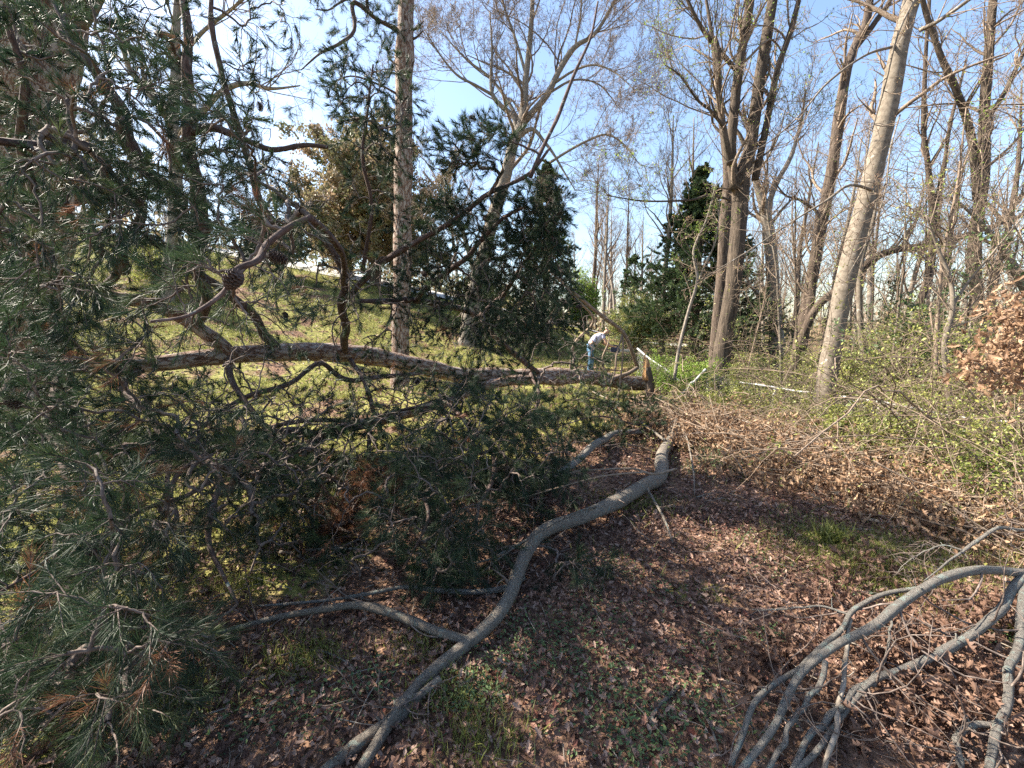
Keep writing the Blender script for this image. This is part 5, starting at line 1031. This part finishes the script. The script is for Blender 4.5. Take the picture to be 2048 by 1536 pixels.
def patch(buf, u, v, r, n, size, tmpl=BLADE, tilt=.45, ts=None):
    p = gp(u, v); a = R_.normal(0, r, (n, 2)); x = p[0] + a[:, 0]; y = p[1] + a[:, 1] * .7
    scatter(buf, *tmpl, np.stack([x, y, H(x, y) + .003], 1), rotmats(n, 1, tilt), R_.uniform(*size, n), gt(n) if ts is None else ts(n))
for (u, v, r, n, sz) in [(1700, 1095, .30, 3800, (.03, .08)), (1660, 1090, .05, 170, (.10, .20)), (1890, 1120, .42, 3600, (.03, .07)), (1760, 1160, .18, 1400, (.04, .08)), (905, 1400, .10, 420, (.04, .08)), (960, 1490, .10, 420, (.04, .09)), (600, 1330, .12, 600, (.04, .09)), (470, 1180, .12, 500, (.04, .08)), (560, 1060, .2, 700, (.04, .08)), (1300, 800, .4, 1800, (.06, .12)), (1270, 1010, .2, 900, (.04, .09)), (840, 1300, .1, 400, (.03, .07)), (330, 1400, .12, 700, (.04, .09)), (1990, 1250, .1, 800, (.03, .07)), (1180, 860, .4, 1600, (.05, .1))]:
    patch(b, u, v, r, n, sz)
tag(part('grass', b, M_GRASS, smooth=False), 'sunlit yellow green grass of the lawn and small tufts in the litter', 'grass', kind='stuff')
b = Buf()
for (u, v, r, n) in [(1180, 1370, .16, 500), (1260, 1450, .14, 600), (1130, 1300, .14, 400), (1040, 1260, .12, 380), (950, 1380, .10, 420), (930, 1410, .07, 200), (1310, 1530, .1, 320), (1430, 1300, .12, 160), (1540, 1275, .05, 140), (1240, 1140, .16, 260), (1490, 1080, .14, 220), (1620, 1060, .2, 260), (1370, 1370, .12, 220), (1420, 1440, .1, 260), (1180, 1240, .12, 200), (1340, 1190, .1, 160), (640, 1420, .1, 260), (750, 1370, .08, 200), (500, 1450, .12, 260), (1020, 1330, .1, 260), (300, 1230, .15, 300), (1990, 1280, .07, 260), (1250, 1230, .1, 100), (1700, 1180, .1, 100), (1560, 1150, .1, 100)]:
    n = int(n * .75); p = gp(u, v); a = R_.normal(0, r, (n, 2)); x = p[0] + a[:, 0]; y = p[1] + a[:, 1] * .8
    scatter(b, *OVAL, np.stack([x, y, H(x, y) + R_.uniform(.01, .045, n)], 1), rotmats(n, 1, .45), R_.uniform(.010, .024, n))
tag(part('ground_cover', b, M_FORB, smooth=False), 'small round-leaved green weeds in patches between the fallen leaves', 'ground cover', kind='stuff')
# loose twigs in the litter
b = Buf(); n = 900; x = R_.uniform(-3, 5, n); y = R_.uniform(.9, 6, n); c = np.stack([x, y, H(x, y) + .02], 1); d = nrm(np.concatenate([R_.normal(0, 1, (n, 2)), R_.normal(0, .06, (n, 1))], 1)); L = R_.uniform(.05, .32, n) ; q = [c]
for k in range(4): d = nrm(d + R_.normal(0, .15, (n, 3)) * [1, 1, .3]); q.append(q[-1] + d * (L / 4)[:, None])
Q = np.stack(q, 1); Q[..., 2] = np.maximum(Q[..., 2], H(Q[..., 0], Q[..., 1]) + .008); tubes(b, Q, R_.uniform(.001, .0035, n)[:, None] * np.linspace(1.1, .6, 5)[None], 4, cap=False)
tag(part('twig_litter', b, M_PALE), 'scattered thin broken twigs lying on the leaf litter', 'twigs', kind='stuff')

# ------------------------------------------------------------------ the person behind the fallen trunk
pb = P(1180, 760, 13.0); pb[2] = H(pb[0], pb[1])
M_SKIN = plain('skin', (.50, .29, .20), .5, 0, .05); M_SHIRT = plain('lavender_shirt', (.42, .42, .56), .8, 0, .05); M_JEAN = plain('blue_jeans', (.08, .17, .27), .85, 0, .15); M_HAIR = plain('short_hair', (.45, .36, .28), .8); M_NAVY = plain('navy_plastic', (.02, .025, .07), .4)
def skin(name, verts, edges, radii, mat, parent, sub=2, root=0):
    me = bpy.data.meshes.new(name); me.from_pydata([tuple(v) for v in verts], edges, []); o = bpy.data.objects.new(name, me); COL.objects.link(o); o.parent = parent
    md = o.modifiers.new('skin', 'SKIN'); md.use_smooth_shade = True
    for k, r in enumerate(radii): s = me.skin_vertices[0].data[k]; s.radius = (r, r) if not isinstance(r, tuple) else r; s.use_root = (k == root)
    ss = o.modifiers.new('sub', 'SUBSURF'); ss.levels = sub; ss.render_levels = sub; me.materials.append(mat); return o
man = thing('person', 'person in a pale lavender top and blue jeans bending forward behind the fallen trunk', 'person', pb)
# x to the right; leaning to the right
V = [(0, 0, .92), (.08, 0, 1.06), (.22, 0, 1.20), (.33, 0, 1.27), (.39, 0, 1.30), (.47, -.01, 1.36), (.50, -.02, 1.42),
     (.33, -.17, 1.25), (.42, -.22, 1.02), (.58, -.16, .94), (.66, -.13, .93), (.33, .17, 1.25), (.40, .22, 1.02), (.56, .16, .92), (.64, .13, .91),
     (0, -.09, .88), (-.02, -.11, .48), (-.06, -.12, .08), (.08, -.13, .03), (0, .09, .88), (.06, .12, .48), (.03, .13, .08), (.17, .14, .03)]
Ed = [(0, 1), (1, 2), (2, 3), (3, 4), (4, 5), (5, 6), (3, 7), (7, 8), (8, 9), (9, 10), (3, 11), (11, 12), (12, 13), (13, 14), (0, 15), (15, 16), (16, 17), (17, 18), (0, 19), (19, 20), (20, 21), (21, 22)]
Rd = [(.13, .15), (.12, .14), (.13, .16), (.10, .13), .05, (.085, .08), (.07, .065), .055, .042, .035, .03, .055, .042, .035, .03, .085, .06, .042, .035, .085, .06, .042, .035]
skin('body', V, Ed, Rd, M_SKIN, man)
skin('shirt', [V[0], V[1], V[2], V[3], V[7], (.37, -.2, 1.13), V[11], (.36, .2, 1.13)], [(0, 1), (1, 2), (2, 3), (3, 4), (4, 5), (3, 6), (6, 7)], [(.13, .15), (.13, .15), (.145, .175), (.11, .15), .07, .062, .07, .062], M_SHIRT, man)
skin('jeans', [V[0], V[15], V[16], V[17], V[19], V[20], V[21]], [(0, 1), (1, 2), (2, 3), (0, 4), (4, 5), (5, 6)], [(.10, .13), .10, .08, .068, .10, .08, .068], M_JEAN, man)
skin('hair', [(.44, -.01, 1.43), (.48, -.02, 1.48)], [(0, 1)], [.075, .06], M_HAIR, man)
for s in (-1, 1):
    for k in range(5):
        x0, y0, z0 = (V[10] if s < 0 else V[14]); yy = y0 + (k - 2) * .018
        L_ = .06 if k else .045
        skin('finger', [(x0, yy, z0 - .01), (x0 + L_ * .6, yy + (s * -.02 if k == 0 else 0), z0 - .01), (x0 + L_, yy, z0 - .035)], [(0, 1), (1, 2)], [.011, .010, .008], M_SKIN, man, 1)
    b = Buf(); c = pb + [.555, -.02 + s * .03, 1.39]; tubes(b, np.array([c, c + [.012, 0, 0]]), np.array([.012, .008]), 8); part('eye', b, M_NAVY, man)
b = Buf(); c = pb + [.565, -.02, 1.36]; tubes(b, np.array([c + [-.02, 0, .03], c + [.015, 0, 0], c + [-.01, 0, -.012]]), np.array([.01, .016, .012]), 8); part('nose', b, M_SKIN, man)
# dark tool held in front
tl = thing('hand_tool', 'small dark navy power tool held in front of the bending person', 'tool', pb + [.68, 0, .84])
b = Buf()
def box(bf, c, s, bev=.01):
    x, y, z = np.array(s) / 2; v = []
    for sz in (-1, 1):
        for (a, d) in ((-1, -1), (1, -1), (1, 1), (-1, 1)):
            v.append((a * x, d * y, sz * (z - bev))); 
    for sz in (-1, 1):
        for (a, d) in ((-1, -1), (1, -1), (1, 1), (-1, 1)): v.append((a * (x - bev), d * (y - bev), sz * z))
    f = [(0, 1, 5, 4), (1, 2, 6, 5), (2, 3, 7, 6), (3, 0, 4, 7), (4, 5, 13, 12), (5, 6, 14, 13), (6, 7, 15, 14), (7, 4, 12, 15), (12, 13, 14, 15), (1, 0, 8, 9), (2, 1, 9, 10), (3, 2, 10, 11), (0, 3, 11, 8), (11, 10, 9, 8)]
    bf.add(np.array(v) + np.array(c), np.array(f))
box(b, pb + [.74, 0, .82], (.24, .16, .15), .02); part('body', b, M_NAVY, tl, smooth=False)
b = Buf(); q, r = spline([pb + [.64, 0, .88], pb + [.66, 0, .94], pb + [.76, 0, .95], pb + [.82, 0, .89]], [.016], 14); tubes(b, q, r, 8); part('handle', b, M_NAVY, tl)
b = Buf(); box(b, pb + [1.02, 0, .80], (.36, .012, .07), .003); part('guide_bar', b, M_RAIL, tl, smooth=False)
